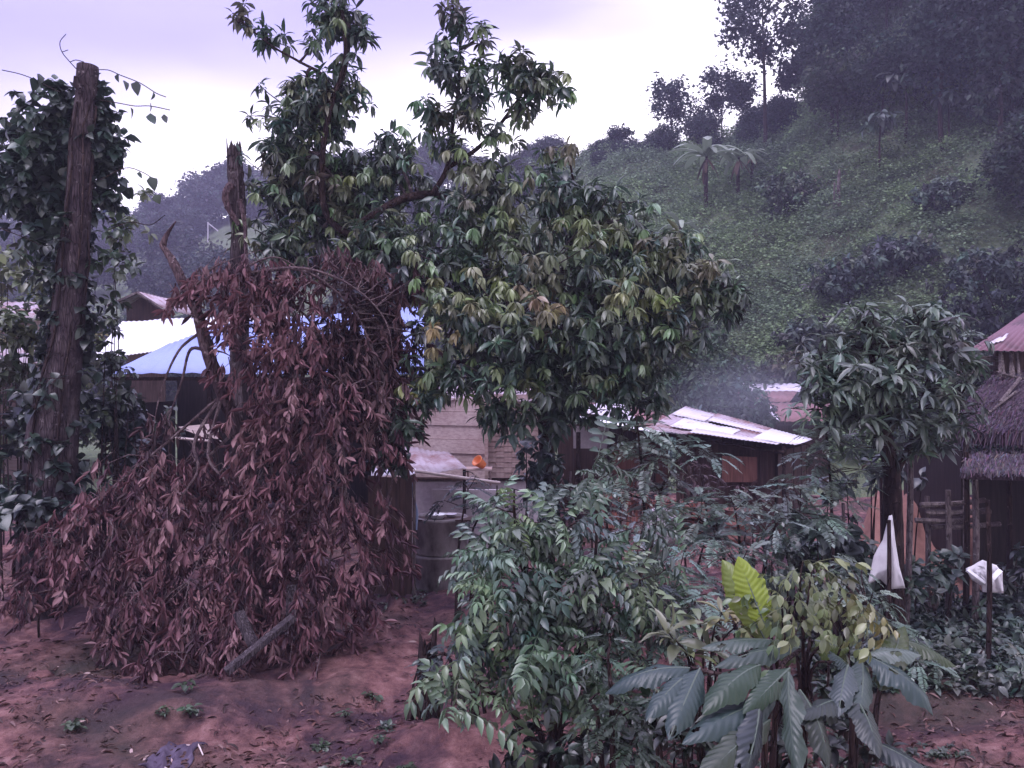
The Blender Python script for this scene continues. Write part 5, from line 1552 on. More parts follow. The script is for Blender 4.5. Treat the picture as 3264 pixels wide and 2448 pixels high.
feathery('blue grey feathery shoots hanging behind the rotten stump', [[(470, 680), (475, 640), (480, 600)], [(470, 680), (450, 660), (435, 655)]],
         [(450, 655, 26, 12, 8.2, .3, 1), (430, 675, 20, 8, 8.2, .25, .9), (480, 600, 22, 16, 8.2, .3, .7), (470, 630, 22, 14, 8.2, .3, .7)], 40, .22, (.048, .066, .062), 407)

# broad leafy bush, middle foreground
Yb2 = 6.6
bsh = thing('leafy_bush', 'large leafy bush with pointed pale green leaflets in the middle foreground', 'bush', ground_px(560, Yb2 + .3))
r = np.random.RandomState(500)
Bb = [(522, 512, 28, 16, Yb2, .3, 1), (502, 525, 22, 22, Yb2, .3, 1), (560, 526, 34, 16, Yb2, .35, .9), (490, 560, 22, 24, Yb2, .3, 1), (530, 545, 46, 28, Yb2 - .1, .35, 1), (585, 550, 42, 28, Yb2, .35, 1), (505, 590, 40, 26, Yb2 - .2, .3, .9), (560, 600, 50, 30, Yb2 - .2, .35, 1),
      (610, 610, 46, 30, Yb2 - .1, .35, .9), (482, 622, 20, 20, Yb2 - .1, .25, .7), (510, 640, 46, 24, Yb2 - .3, .3, .9), (570, 650, 54, 26, Yb2 - .3, .35, .8), (625, 650, 40, 22, Yb2 - .2, .3, .7), (595, 470, 6, 12, Yb2, .12, 1.5), (518, 485, 8, 8, Yb2, .12, 1), (458, 655, 16, 10, Yb2 - .3, .2, .5),
      (470, 692, 36, 7, Yb2 - .5, .25, 1.0), (530, 690, 40, 16, Yb2 - .3, .35, .6), (600, 685, 34, 16, Yb2 - .3, .35, .5), (640, 585, 20, 18, Yb2, .25, .7)]
Bb = [(b_[0], b_[1], b_[2] * 1.12, b_[3] * 1.1) + tuple(b_[4:]) for b_ in Bb] + [(660, 560, 30, 20, Yb2 + .4, .3, .6), (670, 610, 30, 24, Yb2 + .2, .3, .6), (640, 520, 20, 14, Yb2 + .3, .2, .4)]
cp, ax, ids = blob_points(Bb, 44, r, .42)
kk = (384 - (cp[:, 2] - CZ) / cp[:, 1] * F > 492) | (512 + cp[:, 0] / cp[:, 1] * F > 570)
cp, ax, ids = cp[kk], ax[kk], ids[kk]
g = H(cp[:, 0], cp[:, 1]); cp[:, 2] = np.maximum(cp[:, 2], g + .1)
axf = nrm(ax * A([1, 1, .25]) + A([0, -.15, .05]))
bcol = jitter_col((.095, .150, .098), len(cp), .3, r)
m_ = r.rand(len(cp)) < .18; bcol[m_] = jitter_col((.18, .255, .14), m_.sum(), .15, r)
cp[:, 2] -= .05
axf = nrm(axf + .5 * r.randn(len(cp), 3) * A([1, .6, .7]))
v, f, c = rosettes(cp, axf, 5, .285, SPRAY, bcol, .3, (10, 80), r=r, lj=.28)
st = []; mb = MB()
b0 = ground_px(560, Yb2 + .3)
for L_ in ([(540, 650), (525, 580), (515, 520), (514, 490)], [(555, 640), (560, 580), (565, 520)], [(580, 640), (595, 560), (597, 478)], [(600, 660), (630, 620), (640, 580)], [(520, 680), (490, 640), (470, 600)], [(500, 700), (460, 685), (430, 690)]):
    cL = curve([b0 + (r.uniform(-.2, .2), r.uniform(-.1, .1), -.1)] + [P(a, q, Yb2) for a, q in L_], 5); mb.tube(cL, np.linspace(.028, .008, len(cL)), 6, .06); st.append(cL)
mb.build('stems', M['bark_dark'], bsh)
st = np.concatenate(st); mb = MB()
for i in range(len(cp)):
    j = np.argmin(((st - cp[i]) ** 2).sum(1) + .3 * (st[:, 2] > cp[i][2])); twig_mesh(mb, [st[j]], [cp[i]], .008, .004, -.04, r)
mb.build('twigs', M['bark_dark'], bsh)
link_mesh('foliage', v, f, M['leaf'], bsh, False, c)

# shady undergrowth below the bush
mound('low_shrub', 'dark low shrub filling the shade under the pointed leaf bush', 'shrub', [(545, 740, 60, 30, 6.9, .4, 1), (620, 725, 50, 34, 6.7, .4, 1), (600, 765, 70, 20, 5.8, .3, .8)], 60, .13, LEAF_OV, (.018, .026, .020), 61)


# ---- large ribbed leaves
def big_leaf(L, W, droop, seed, n=72, m=8, ribs=12, wav=.10, rib_h=.0055, curl=.0, tears=.0):
    r = np.random.RandomState(seed)
    v, f = [], []
    for i in range(n + 1):
        t = i / n
        w = W / 2 * (math.sin(math.pi * min(1, t ** .85)) ** .75 if 0 < t < 1 else .02)
        w = max(w, .012 * W)
        y = L * (t - .22 * droop * t * t); zc = L * (.22 * t - droop * .85 * t * t - curl * t ** 6)
        for j in range(-m, m + 1):
            s_ = j / m
            wl_ = w * (1 + wav * .8 * (math.sin(t * 17 + seed + (1 if j > 0 else 4)) + .4 * math.sin(t * 41 + seed)) * abs(s_) ** 2 + tears * r.randn() * (abs(s_) == 1))
            ph_ = (t - .16 * abs(s_)) * ribs * 2 * math.pi
            z = zc + rib_h * (math.cos(ph_)) * (abs(s_) ** .5) * (w / (W / 2)) - .10 * w * abs(s_) + .30 * wl_ * abs(s_) * .3 + wav * w * 1.6 * math.sin(t * 15 + seed + (0 if j > 0 else 2)) * s_ * s_ - .5 * w * (s_ * s_)
            v.append((wl_ * s_, y - .05 * W * abs(s_) * 0, z))
    k = 2 * m + 1
    for i in range(n):
        for j in range(k - 1):
            a = i * k + j; f.append((a, a + 1, a + k + 1, a + k))
    V_ = A(v); F_ = A(f); cen = V_[F_].mean(1)[:, :2]; keep = np.ones(len(F_), bool)
    for _ in range(r.randint(0, 3)):
        c_ = A([r.uniform(-.42, .42) * W, r.uniform(.25, .95) * L]); rr_ = r.uniform(.006, .022)
        keep &= (((cen - c_) * A([1, .55])) ** 2).sum(1) > rr_ ** 2
    return V_, F_[keep]


def place_leaf(base, tip, up, W, seed, droop=.35, **kw):
    base = A(base, float); tip = A(tip, float)
    L = np.linalg.norm(tip - base) / (1 - .15 * droop)
    tv, tf = big_leaf(L, W * .84, droop, seed, **kw)
    endv = A([0, L * (1 - .22 * droop), L * (.22 - droop * .85)])
    y, x, z = nrm(tip - base), None, None
    x = nrm(np.cross(y, A(up, float))); z = np.cross(x, y)
    # tilt the template so that its end meets the tip
    a = math.atan2(endv[2], endv[1])
    tv = tv @ rotx(-a).T
    return base + tv[:, 0:1] * x + tv[:, 1:2] * y + tv[:, 2:3] * z, tf


def broad_plant(name, label, base, leaves, stems, seed, group=None):
    t = thing(name, label, 'plant', base, group)
    mb = MB()
    for L_ in stems:
        cL = curve(L_, 5); mb.tube(cL, np.linspace(.022, .012, len(cL)), 7, .05)
    mb.build('stem', M['bark_dark'], t)
    for k, (b, ti, up, W, dr, col, kw) in enumerate(leaves):
        v, f = place_leaf(b, ti, up, W, seed + k, dr, **kw)
        cc = np.tile(A(col) * (1 + .0 * k), (len(v), 1))
        o = link_mesh('leaf', v, f, M['broad_leaf'], t, True, cc)
        if col[0] > .2: o['label'] = 'bright yellow green leaf'
        mb = MB(); vv2 = A(v)
        k_ = 17; mid = vv2.reshape(-1, k_, 3)[:, 8]
        mb.tube(mid[::6] - A(nrm(A(up))) * .004, np.linspace(.008, .003, len(mid[::6])), 5, cap=False)
        mb.build('midrib', M['rib'], o)
        o.children[0].location = [0, 0, 0] if True else None
        # vertices of the midrib are in world space: shift to the leaf's own space
        me = o.children[0].data; co = np.empty(len(me.vertices) * 3, np.float32); me.vertices.foreach_get('co', co)
        me.vertices.foreach_set('co', (co.reshape(-1, 3) - A(t['_w'])).astype(np.float32).ravel()); me.update()
    return t


s = NT('leaf_rib'); M['rib'] = s.done((.075, .10, .075), .5, .4)
BL = (.038, .064, .060); BG = (.030, .058, .032); BP = (.13, .165, .14); YG = (.24, .31, .03); OG = (.16, .21, .06)
Yc = 4.6
def Q(px, py, Y=Yc): return P(px, py, Y)
hub1 = Q(700, 668); hub2 = Q(800, 660, 4.7); hub3 = Q(865, 655, 4.8)
b1 = ground_px(760, 4.9)
low = A([b1[0], b1[1], b1[2] - .05])
UP = (0, -.35, 1)
leaves1 = [
    (Q(690, 668), Q(604, 694), (.0, -0.25, 1), 0.198, .5, BL, {}),
    (Q(692, 672), Q(645, 722, 4.3), (-.1, -0.36, .8), 0.180, .4, BL, {}),
    (Q(700, 668), Q(668, 742, 4.2), (-.1, -0.72, .6), 0.198, .35, BL, {}),
    (Q(775, 700, 4.5), Q(680, 745, 4.2), (0, -0.41, .9), 0.234, .35, BL, {}),
    (Q(760, 665), Q(702, 715, 4.3), (0, -0.36, .8), 0.216, .5, BG, {}),
    (Q(772, 640, 4.9), Q(700, 648, 4.9), (0, -0.14, 1), 0.180, .25, (.06, .09, .07), {}),
    (Q(800, 648, 4.9), Q(712, 668, 4.7), (0, -0.23, 1), 0.180, .3, (.05, .075, .06), {}),
    (Q(790, 668), Q(742, 715, 4.3), (0, -0.72, .6), 0.162, .3, BG, {}),
    (Q(788, 672, 4.4), Q(800, 790, 4.0), (-.6, -0.64, .3), 0.144, .25, (.05, .075, .055), {'wav': .2}),
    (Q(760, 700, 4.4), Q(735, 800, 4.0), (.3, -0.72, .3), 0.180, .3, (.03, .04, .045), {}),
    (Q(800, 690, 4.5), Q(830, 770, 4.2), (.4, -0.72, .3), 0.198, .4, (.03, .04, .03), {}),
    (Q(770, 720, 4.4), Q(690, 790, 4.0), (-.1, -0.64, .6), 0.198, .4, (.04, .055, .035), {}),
]
broad_plant('broad_leaf_plant', 'big ribbed leaf plant at the front, left one of the two, with bluish leaves', b1, leaves1,
            [[low, Q(765, 740, 4.7), Q(770, 690), Q(690, 668)], [low, Q(775, 720, 4.8), Q(780, 670), Q(800, 650, 4.8)]], 700)
b2 = ground_px(850, 5.0); low2 = A([b2[0], b2[1], b2[2] - .05])
leaves2 = [
    (Q(866, 655, 4.8), Q(938, 708, 4.5), (.1, -0.27, 1), 0.243, .35, BL, {'wav': .12, 'curl': .12}),
    (Q(868, 653, 4.8), Q(922, 655, 4.8), (0, -0.23, 1), 0.180, .35, BP, {}),
    (Q(862, 660, 4.8), Q(858, 722, 4.4), (.0, -0.76, .4), 0.180, .3, (.06, .085, .075), {}),
    (Q(850, 668, 4.8), Q(825, 650, 4.8), (-.3, -0.18, 1), 0.144, .3, BL, {}),
    (Q(848, 665, 4.7), Q(838, 718, 4.4), (-.5, -0.72, .5), 0.162, .3, (.07, .09, .09), {}),
    (Q(880, 690, 4.7), Q(905, 625, 5.2), (.3, -0.14, 1), 0.198, .3, (.05, .07, .02), {}),
    (Q(905, 640, 5.3), Q(958, 668, 5.2), (.2, -0.18, 1), 0.180, .3, (.045, .065, .025), {}),
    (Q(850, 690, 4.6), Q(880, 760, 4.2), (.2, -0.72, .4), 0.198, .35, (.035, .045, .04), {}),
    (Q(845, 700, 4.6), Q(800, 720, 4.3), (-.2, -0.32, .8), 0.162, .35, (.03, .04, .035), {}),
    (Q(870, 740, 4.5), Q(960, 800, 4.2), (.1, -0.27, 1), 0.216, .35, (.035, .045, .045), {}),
]
broad_plant('broad_leaf_plant', 'big ribbed leaf plant at the front, right one, one leaf reaching over the red path', b2, leaves2,
            [[low2, Q(852, 720, 4.9), Q(862, 660, 4.8)], [low2, Q(860, 700, 5), Q(905, 642, 5.3)]], 760)
b3 = ground_px(775, 5.6); low3 = A([b3[0], b3[1], b3[2] - .05])
leaves3 = [
    (Q(758, 628, 5.0), Q(722, 560, 5.3), (-.5, -.7, .25), .26, .1, (.17, .22, .04), {'rib_h': .007}),
    (Q(764, 624, 4.95), Q(738, 556, 5.1), (-.2, -.95, .2), .24, .15, YG, {'rib_h': .007}),
    (Q(765, 640, 5.2), Q(742, 592, 5.4), (-.3, -.95, .2), .22, .2, OG, {}),
    (Q(790, 640, 5.3), Q(757, 590, 5.3), (-.2, -.9, .35), .20, .3, (.15, .20, .12), {}),
    (Q(800, 648, 5.3), Q(770, 652, 5.1), (-.3, -.9, .5), .22, .3, (.075, .11, .04), {}),
    (Q(815, 640, 5.4), Q(850, 650, 5.3), (.3, -.8, .5), .24, .2, (.085, .12, .03), {}),
    (Q(810, 620, 5.5), Q(838, 590, 5.6), (.3, -.8, .5), .22, .2, (.12, .15, .06), {}),
]
broad_plant('yellow_leaf_plant', 'plant with one glowing yellow green ribbed leaf standing up', 'x' and b3, leaves3,
            [[low3, Q(780, 700, 5.6), Q(770, 632, 5.4)], [low3, Q(800, 690, 5.5), Q(812, 640, 5.45)]], 800)

# shrub with sprays of pale oval yellowish leaflets
r = np.random.RandomState(600)
t = thing('yellow_leaf_shrub', 'slender shrub with sprays of oval yellowing leaflets above the big ribbed leaves', 'shrub', ground_px(806, 5.2))
OVAL = pinnate(3, leaf_tpl(4, .48, .25, .15, .5), .30, 55, .5, .009, True, .75, 9, .1)
mb = MB(); b0 = ground_px(806, 5.2) + A([0, 0, -.05])
stt = [[(805, 690), (803, 640), (800, 585), (803, 560)], [(805, 690), (825, 640), (838, 605), (850, 592)], [(800, 680), (785, 640), (782, 608), (778, 600)], [(803, 650), (808, 600), (812, 570)], [(808, 690), (835, 660), (846, 630)]]
for L_ in stt:
    cL = curve([b0] + [P(a, q, 5.1) for a, q in L_], 5); mb.tube(cL, np.linspace(.013, .004, len(cL)), 6)
mb.build('stem', M['bark_dark'], t)
cpx = [(800, 560), (806, 566), (790, 575), (815, 580), (845, 590), (853, 596), (860, 600), (835, 600), (776, 615), (786, 605), (790, 590), (822, 590), (848, 625), (795, 600), (785, 620), (825, 610), (868, 605), (805, 590)]
cp = A([P(a, q, 5.05 + r.uniform(-.15, .15)) for a, q in cpx])
cc = jitter_col((.15, .19, .08), len(cp), .2, r); cc[4:8] = jitter_col((.21, .23, .09), 4, .12, r);  cc[16] = (.30, .27, .09)
v, f, c = rosettes(cp, nrm(A([(a - 803) / 60, -.2, .6] if True else 0) for a, q in cpx) if False else nrm(A([[(a - 803) / 50, -.3, .5] for a, q in cpx])), 3, .27, OVAL, cc, .5, (25, 75), r=r)
link_mesh('leaves', v, f, M['leaf'], t, False, c)
# second spray shrub to the left, with yellow tips
t = thing('yellow_leaf_shrub', 'small shrub with narrow pale shoots left of the glowing leaf', 'shrub', ground_px(705, 5.4))
mb = MB(); b0 = ground_px(705, 5.4) + A([0, 0, -.05]); tips = [(668, 632), (676, 640), (700, 622), (722, 612), (738, 622), (690, 655), (712, 650)]
for a, q in tips:
    cL = curve([b0, P((a + 705 * 2) / 3, q + 50, 5.4), P(a, q, 5.3)], 5); mb.tube(cL, np.linspace(.011, .004, len(cL)), 5)
mb.build('stem', M['bark_dark'], t)
cp = A([P(a, q, 5.3) for a, q in tips]); cc = jitter_col((.15, .18, .09), len(cp), .15, r); cc[3:5] = jitter_col((.30, .27, .12), 2, .1, r)
v, f, c = rosettes(cp, np.tile(A([0, -.2, 1.]), (len(cp), 1)), 7, .17, leaf_tpl(4, .30, .3, .25, .5), cc, .15, (25, 80), r=r)
link_mesh('leaves', v, f, M['leaf'], t, False, c)

# undergrowth right of the path and along the garden
mound('low_shrub', 'mixed low green shrubs behind the white sack on the pole', 'shrub', [(800, 548, 40, 14, 12.0, .5, 1), (850, 562, 40, 22, 11.6, .6, 1), (905, 582, 40, 14, 11.3, .5, 1), (932, 566, 30, 20, 12.0, .4, .9), (790, 575, 30, 16, 11.5, .4, .9)], 60, .17, HEART, (.075, .105, .080), 62)
mound('low_shrub', 'broad leaved climber heap left of the white sack on the pole', 'shrub', [(846, 540, 24, 14, 11.0, .3, 1), (855, 562, 20, 14, 10.9, .3, 1), (820, 528, 24, 8, 11.2, .3, 1)], 60, .24, HEART, (.085, .12, .10), 63)
mound('low_shrub', 'weedy green patch below the two white sacks', 'shrub', [(900, 606, 50, 12, 12.2, .5, 1), (960, 606, 50, 12, 12.2, .5, 1), (1010, 622, 40, 16, 11.4, .5, .9), (930, 630, 50, 10, 11.0, .4, .9), (985, 648, 50, 12, 10.3, .5, .9), (1015, 678, 34, 14, 9.3, .4, .8), (885, 634, 30, 10, 10.8, .4, .9),
     (950, 642, 60, 10, 10.6, .5, 1), (1010, 660, 30, 12, 9.9, .4, 1), (900, 620, 40, 12, 11.4, .4, .9)], 62, .13, LEAF_OV, (.075, .10, .08), 64, nl=8)
mound('low_shrub', 'dark weeds under the thatched hut eave at the right edge', 'shrub', [(1000, 586, 34, 18, 12.4, .4, .8), (1020, 566, 20, 26, 12.4, .4, .7), (940, 588, 24, 10, 12.6, .3, .7), (1010, 604, 30, 12, 12.2, .4, .9)], 50, .15, LEAF_OV, (.05, .066, .055), 65)
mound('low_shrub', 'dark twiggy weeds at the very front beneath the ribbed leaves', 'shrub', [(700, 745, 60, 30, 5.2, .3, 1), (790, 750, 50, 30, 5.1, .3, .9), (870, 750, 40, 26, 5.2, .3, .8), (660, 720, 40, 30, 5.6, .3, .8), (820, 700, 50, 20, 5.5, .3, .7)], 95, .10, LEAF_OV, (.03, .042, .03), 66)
mound('low_shrub', 'fine green weeds beside the rotten stump', 'shrub', [(455, 650, 26, 8, 8.6, .3, .9), (480, 640, 22, 18, 8.4, .3, .8), (425, 655, 20, 6, 8.6, .25, .6)], 70, .09, LEAF_OV, (.05, .072, .052), 67)
mound('low_shrub', 'feathery weeds between the bush and the garden posts', 'shrub', [(770, 560, 40, 20, 9.0, .5, 1), (830, 590, 40, 16, 8.4, .4, 1), (870, 600, 30, 14, 8.3, .4, .9), (740, 590, 30, 16, 8.6, .4, .6)], 30, .24, FEA, (.052, .074, .062), 68, nl=5)
mound('low_shrub', 'reddish brown dry brush before the low shed', 'shrub', [(600, 480, 40, 16, 14.5, .4, .8), (690, 480, 40, 22, 15, .5, .8), (640, 500, 40, 16, 14, .4, .7), (740, 490, 40, 12, 15.5, .4, .7)], 30, .2, FEA, (.10, .06, .062), 69, nl=5, mat='dry_leaf')
mound('low_shrub', 'dark evergreen clump hiding the mango trunk beside the woven wall', 'shrub', [(545, 455, 26, 22, 12.5, .3, 1.2), (548, 490, 28, 20, 12.5, .3, 1.2), (550, 520, 28, 16, 12.5, .3, 1)], 50, .17, LEAF_OV, (.055, .078, .075), 70)
mound('low_shrub', 'dark growth behind the trunk of the round crowned small tree', 'shrub', [(880, 470, 40, 20, 12.5, .4, .6), (840, 500, 26, 30, 12.5, .4, .6), (800, 540, 30, 16, 12, .4, .6)], 34, .2, LEAF_OV, (.03, .042, .04), 71)

feathery('feathery shoots filling the space right of the glowing leaf, before the white sacks', [[(860, 720), (862, 660), (868, 610)], [(860, 720), (885, 660), (900, 615)]],
         [(865, 600, 30, 18, 7.2, .3, 1), (890, 625, 34, 16, 7.0, .3, 1), (920, 650, 30, 14, 6.8, .3, .9), (850, 560, 24, 16, 7.6, .3, .8), (830, 570, 26, 16, 7.6, .3, .8)], 40, .24, (.11, .15, .12), 408)
feathery('feathery shoots between the broad bush and the glowing leaf', [[(690, 700), (690, 640), (695, 600)], [(690, 700), (670, 640), (655, 610)]],
         [(690, 600, 30, 20, 6.8, .3, 1), (660, 630, 30, 22, 6.6, .3, 1), (650, 580, 26, 18, 7.0, .3, .9), (700, 640, 24, 16, 6.4, .3, .8)], 46, .24, (.12, .165, .13), 409)
feathery('feathery shoots above the broad bush, hiding the foot of the sheds', [[(610, 620), (608, 550), (605, 500)], [(610, 620), (580, 540), (570, 490)]],
         [(600, 495, 26, 14, 9.0, .3, 1), (570, 490, 24, 14, 9.0, .3, .9), (630, 520, 26, 16, 8.6, .3, 1), (540, 500, 20, 12, 9.2, .3, .6)], 34, .28, (.13, .18, .15), 410)

# small weeds on the bare soil
def weed(px, Y, L, n, label, col, seed):
    r = np.random.RandomState(seed); b = ground_px(px, Y)
    t = thing('weed', label, 'weed', b, 'small weeds on the bare soil')
    mb = MB(); cps = []
    for i in range(n):
        a = 6.28 * i / n + r.uniform(-.4, .4); q = b + A([math.cos(a) * L * .7, math.sin(a) * L * .7, L * r.uniform(.5, 1.1)])
        mb.tube(curve([b + (0, 0, -.03), b * .5 + q * .5 + (0, 0, L * .2), q], 3), np.linspace(.006, .003, 7), 4, cap=False); cps.append(q)
    mb.build('stem', M['bark_dark'], t)
    v, f, c = rosettes(A(cps), np.tile(A([0, 0, 1.]), (n, 1)), 4, L, LEAF_OV, jitter_col(col, n, .15, r), .1, (60, 100), r=r)
    link_mesh('leaves', v, f, M['leaf'], t, False, c)
for a in ((185, 8.85, .09, 4, 'small four leaved weed at the foot of the withered branches'), (190, 8.4, .08, 5, 'small weed just below the four leaved weed'), (165, 8.35, .07, 5, 'small weed low on the bare soil left of the four leaved one'),
          (75, 8.2, .08, 5, 'small weed on the soil between the withered branches and the left corner'), (322, 8.1, .08, 6, 'weed tuft on the bare soil below the middle of the withered branches'), (350, 7.6, .07, 5, 'weed tuft right of the first tuft on the bare soil'),
          (330, 7.1, .08, 7, 'spreading weed near the bottom edge, left of the bush shade'), (405, 7.4, .07, 5, 'weed at the edge of the bush shade'), (420, 7.0, .08, 5, 'bright leaved weed nearest the bottom edge by the bush shade'),
          (380, 7.9, .07, 4, 'tiny weed between the withered branches and the bush'), (372, 9.2, .08, 4, 'tiny weed beside the rotten stump'), (345, 8.7, .06, 4, 'tiny weed right of the last hanging dead spray'), (445, 6.9, .07, 5, 'weed right at the bottom edge under the bush')):
    weed(*a[:4], a[4], (.06, .09, .05), int(a[0]))

# leaf litter, twigs and clods nobody could count
r = np.random.RandomState(900)
n = 9000
Y = 6.6 + 9 * r.rand(n) ** 1.6; px = r.uniform(-40, 1080, n); x = (px - 512) / F * Y; z = H(x, Y)
near = fbm(x, Y, 3, .6, 4) > -.18
x, Y, z = x[near], Y[near], z[near]; n = len(x)
d = nrm(np.stack([r.randn(n), r.randn(n), .15 * r.randn(n)], 1))
pal = A([(.10, .05, .045), (.055, .028, .028), (.24, .14, .13), (.15, .07, .06), (.42, .30, .28)])[r.choice(5, n, p=[.35, .35, .13, .15, .02])]
v, f, c = instance((LEAF_DRY[0] , LEAF_DRY[1]), np.stack([x, Y, z + .012], 1), d, A([0, 0, 1.]) + .35 * r.randn(n, 3), r.uniform(.05, .15, n), pal * (1 + .2 * r.randn(n, 1)).clip(.4, 1.6))
o = link_mesh('leaf_litter', v, f, M['dry_leaf'], None, False, c); o['kind'] = 'stuff'
mb = MB()
for i in range(900):
    Yk = 6.8 + 6 * r.rand() ** 1.5; xk = (r.uniform(-20, 1050) - 512) / F * Yk; zk = hz(xk, Yk); s_ = .008 + .045 * r.rand() ** 3
    a = r.uniform(0, 6.28); u_ = nrm(r.randn(8, 3)) * s_ * A([1.3, 1.3, .8]) * r.uniform(.8, 1.2, (8, 1))
    v0, f0 = lathe([(-.6, .5), (0, 1), (.5, .75), (.75, .1)], 6)
    mb.add(v0 * s_ * A([1, .8, .6]) @ rotz(a).T * r.uniform(.8, 1.2) + A([xk, Yk, zk + s_ * .15]) + r.randn(len(v0), 3) * s_ * .12, f0)
o = mb.build('soil_clods', M['soil']); o['kind'] = 'stuff'
n = 5200
Y = 7.2 + 9 * r.rand(n) ** 1.3; px = r.uniform(380, 1080, n); x = (px - 512) / F * Y; z = H(x, Y)
near = (fbm(x, Y, 3, .5, 1) > -.02) & ~((px > 905) & (Y < 7.7)); x, Y, z = x[near], Y[near], z[near]; n = len(x)
v, f, c = rosettes(np.stack([x, Y, z + .02], 1), np.tile(A([0, 0, 1.]), (n, 1)), 5, .07, LEAF_OV, jitter_col((.05, .068, .045), n, .3, r), .1, (30, 100), r=r)
o = link_mesh('ground_cover', v, f, M['leaf'], None, False, c); o['kind'] = 'stuff'

n = 2600
Y = r.uniform(9.4, 13.4, n); px = r.uniform(800, 1100, n); x = (px - 512) / F * Y; z = H(x, Y)
v, f, c = rosettes(np.stack([x, Y, z + .07 * r.rand(n)], 1), np.tile(A([0, 0, 1.]), (n, 1)), 6, .11, LEAF_OV, jitter_col((.07, .092, .07), n, .3, r), .1, (20, 95), r=r)
o = link_mesh('ground_cover', v, f, M['leaf'], None, False, c); o['kind'] = 'stuff'

# ---------------------------------------------------------------- posts, sacks, stump, timber, scraps
def stake(px, Y, row_top, lean, rad, label, mat='wood_grey', name='stake'):
    b = ground_px(px, Y); tp_ = P(px + lean, row_top, Y)
    mb = MB(); mb.tube(curve([b + (0, 0, -.2), (b + tp_) / 2 + (.02, 0, 0), tp_], 4), np.linspace(rad, rad * .8, 9), 7, .06)
    return tag(mb.build(name, M[mat]), label, 'stake', 'stakes and poles of the garden')
stake(844, 11.2, 503, -1, .026, 'thin pale stake left of the sack on the pole')
stake(880, 11.0, 478, 1, .024, 'thin stake close to the left side of the peaked white sack', 'bark_pale')
stake(905, 11.1, 440, 6, .05, 'smooth grey pole leaning against the small tree trunk', 'wood_grey', 'pole')
stake(988, 10.05, 500, 0, .035, 'dark stake standing in front of the folded white sack', 'bark_dark')
stake(886, 10.10, 520, 3, .03, 'dark stake standing in front of the peaked white sack', 'bark_dark')
stake(965, 12.2, 452, 1, .045, 'thick post left of the folded sack under the porch thatch', 'bark_dark')
stake(1008, 12.4, 480, 1, .045, 'thick post right of the folded sack in the dark of the porch', 'bark_dark')
stake(948, 12.2, 490, 0, .05, 'short fence post before the orange earth bank', 'wood_grey')
stake(975, 12.0, 470, 0, .05, 'fence post at the left corner of the thatched hut', 'wood_grey')
stake(927, 12.4, 496, 0, .045, 'leftmost short fence post before the orange earth bank', 'wood_grey')
mb = MB(); mb.tube(curve([P(932, 608, 12.1), P(945, 578, 12.15), P(957, 548, 12.2)], 3), [.06] * 7, 7, .08)
tag(mb.build('leaning_log', M['wood_grey']), 'grey sawn log leaning to the right between the two white sacks', 'log')
# rails of the log fence on the bank
for k, (a, b_, c_, d_) in enumerate(((920, 505, 985, 500), (925, 513, 990, 511), (915, 520, 975, 520), (930, 527, 1000, 524))):
    mb = MB(); mb.tube(curve([P(a, b_, 12.35), P((a + c_) / 2, (b_ + d_) / 2 + 1.5, 12.3), P(c_, d_, 12.35)], 4), [.04] * 9, 7, .12)
    tag(mb.build('fence_rail', M['wood_grey']), ('topmost', 'second from top', 'third from top', 'lowest')[k] + ' rough log of the rail pile before the thatched hut', 'log', 'logs of the rail pile')
# pale orange earth bank
v_, f_ = [], []
for i in range(26):
    for j in range(10):
        px = 835 + i * 7; t_ = j / 9
        Y = 13.2 + 3.0 * t_ ; p = P(px, 0, Y); hgt = 1.3 * smooth(t_ * 1.2) * smooth(min(i, 25 - i) / 7 + .0) * (1 + .12 * math.sin(i * 1.3))
        v_.append((p[0], Y, hz(p[0], Y) + hgt + .05 * r.randn() - .04))
for i in range(25):
    for j in range(9):
        q = i * 10 + j; f_.append((q, q + 10, q + 11, q + 1))
s = NT('orange_earth')
n_ = s.noise(3, 6, .6); M['earth'] = s.done(s.ramp(n_, [(.3, (.15, .075, .065)), (.6, (.24, .125, .105)), (.8, (.32, .18, .15))]), .95, .1, bump=s.bump(n_, .6, .05))
struct(link_mesh('earth_bank', A(v_), A(f_), M['earth'], None, True))

# sacks: cloth sheets draped on stakes, with thickness
def sack(outline, Y, folds, label, seed, thick=.02, depth=.12):
    r = np.random.RandomState(seed)
    o_ = A(outline, float); c = o_.mean(0); K = len(o_)
    dense = []
    for i in range(K):
        for s_ in np.linspace(0, 1, 6, endpoint=False): dense.append(o_[i] * (1 - s_) + o_[(i + 1) % K] * s_)
    dense = A(dense); N = len(dense); rings = 9
    v, f = [], []
    for sgn in (-1, 1):
        for j in range(rings + 1):
            q = c + (dense - c) * (1 - j / rings)
            for k, p in enumerate(q):
                rr = j / rings
                bul = depth * (1 - (1 - rr) ** 2) * (1 if sgn < 0 else .35)
                w = P(p[0], p[1], Y); ang = math.atan2(p[0] - o_[0][0], p[1] - o_[0][1] + 8)
                fold = (.028 * math.sin(ang * folds * 2.6 + seed) + .016 * math.sin(ang * folds * 6 + w[2] * 9)) * min(1, 3 * rr + .1); v.append(w + A([0, sgn * (bul + thick / 2) + fold, fold * .5]))
        off = (0 if sgn < 0 else (rings + 1) * N)
        for j in range(rings):
            for k in range(N):
                a = off + j * N + k; b = off + j * N + (k + 1) % N
                f.append((a, b, b + N, a + N) if sgn < 0 else (a, a + N, b + N, b))
    off = (rings + 1) * N
    for k in range(N): f.append((k, k + off, (k + 1) % N + off, (k + 1) % N))
    return tag(link_mesh('white_sack', A(v), A(f), M['sack'], None, False), label, 'sack', 'white sacks hung on stakes')
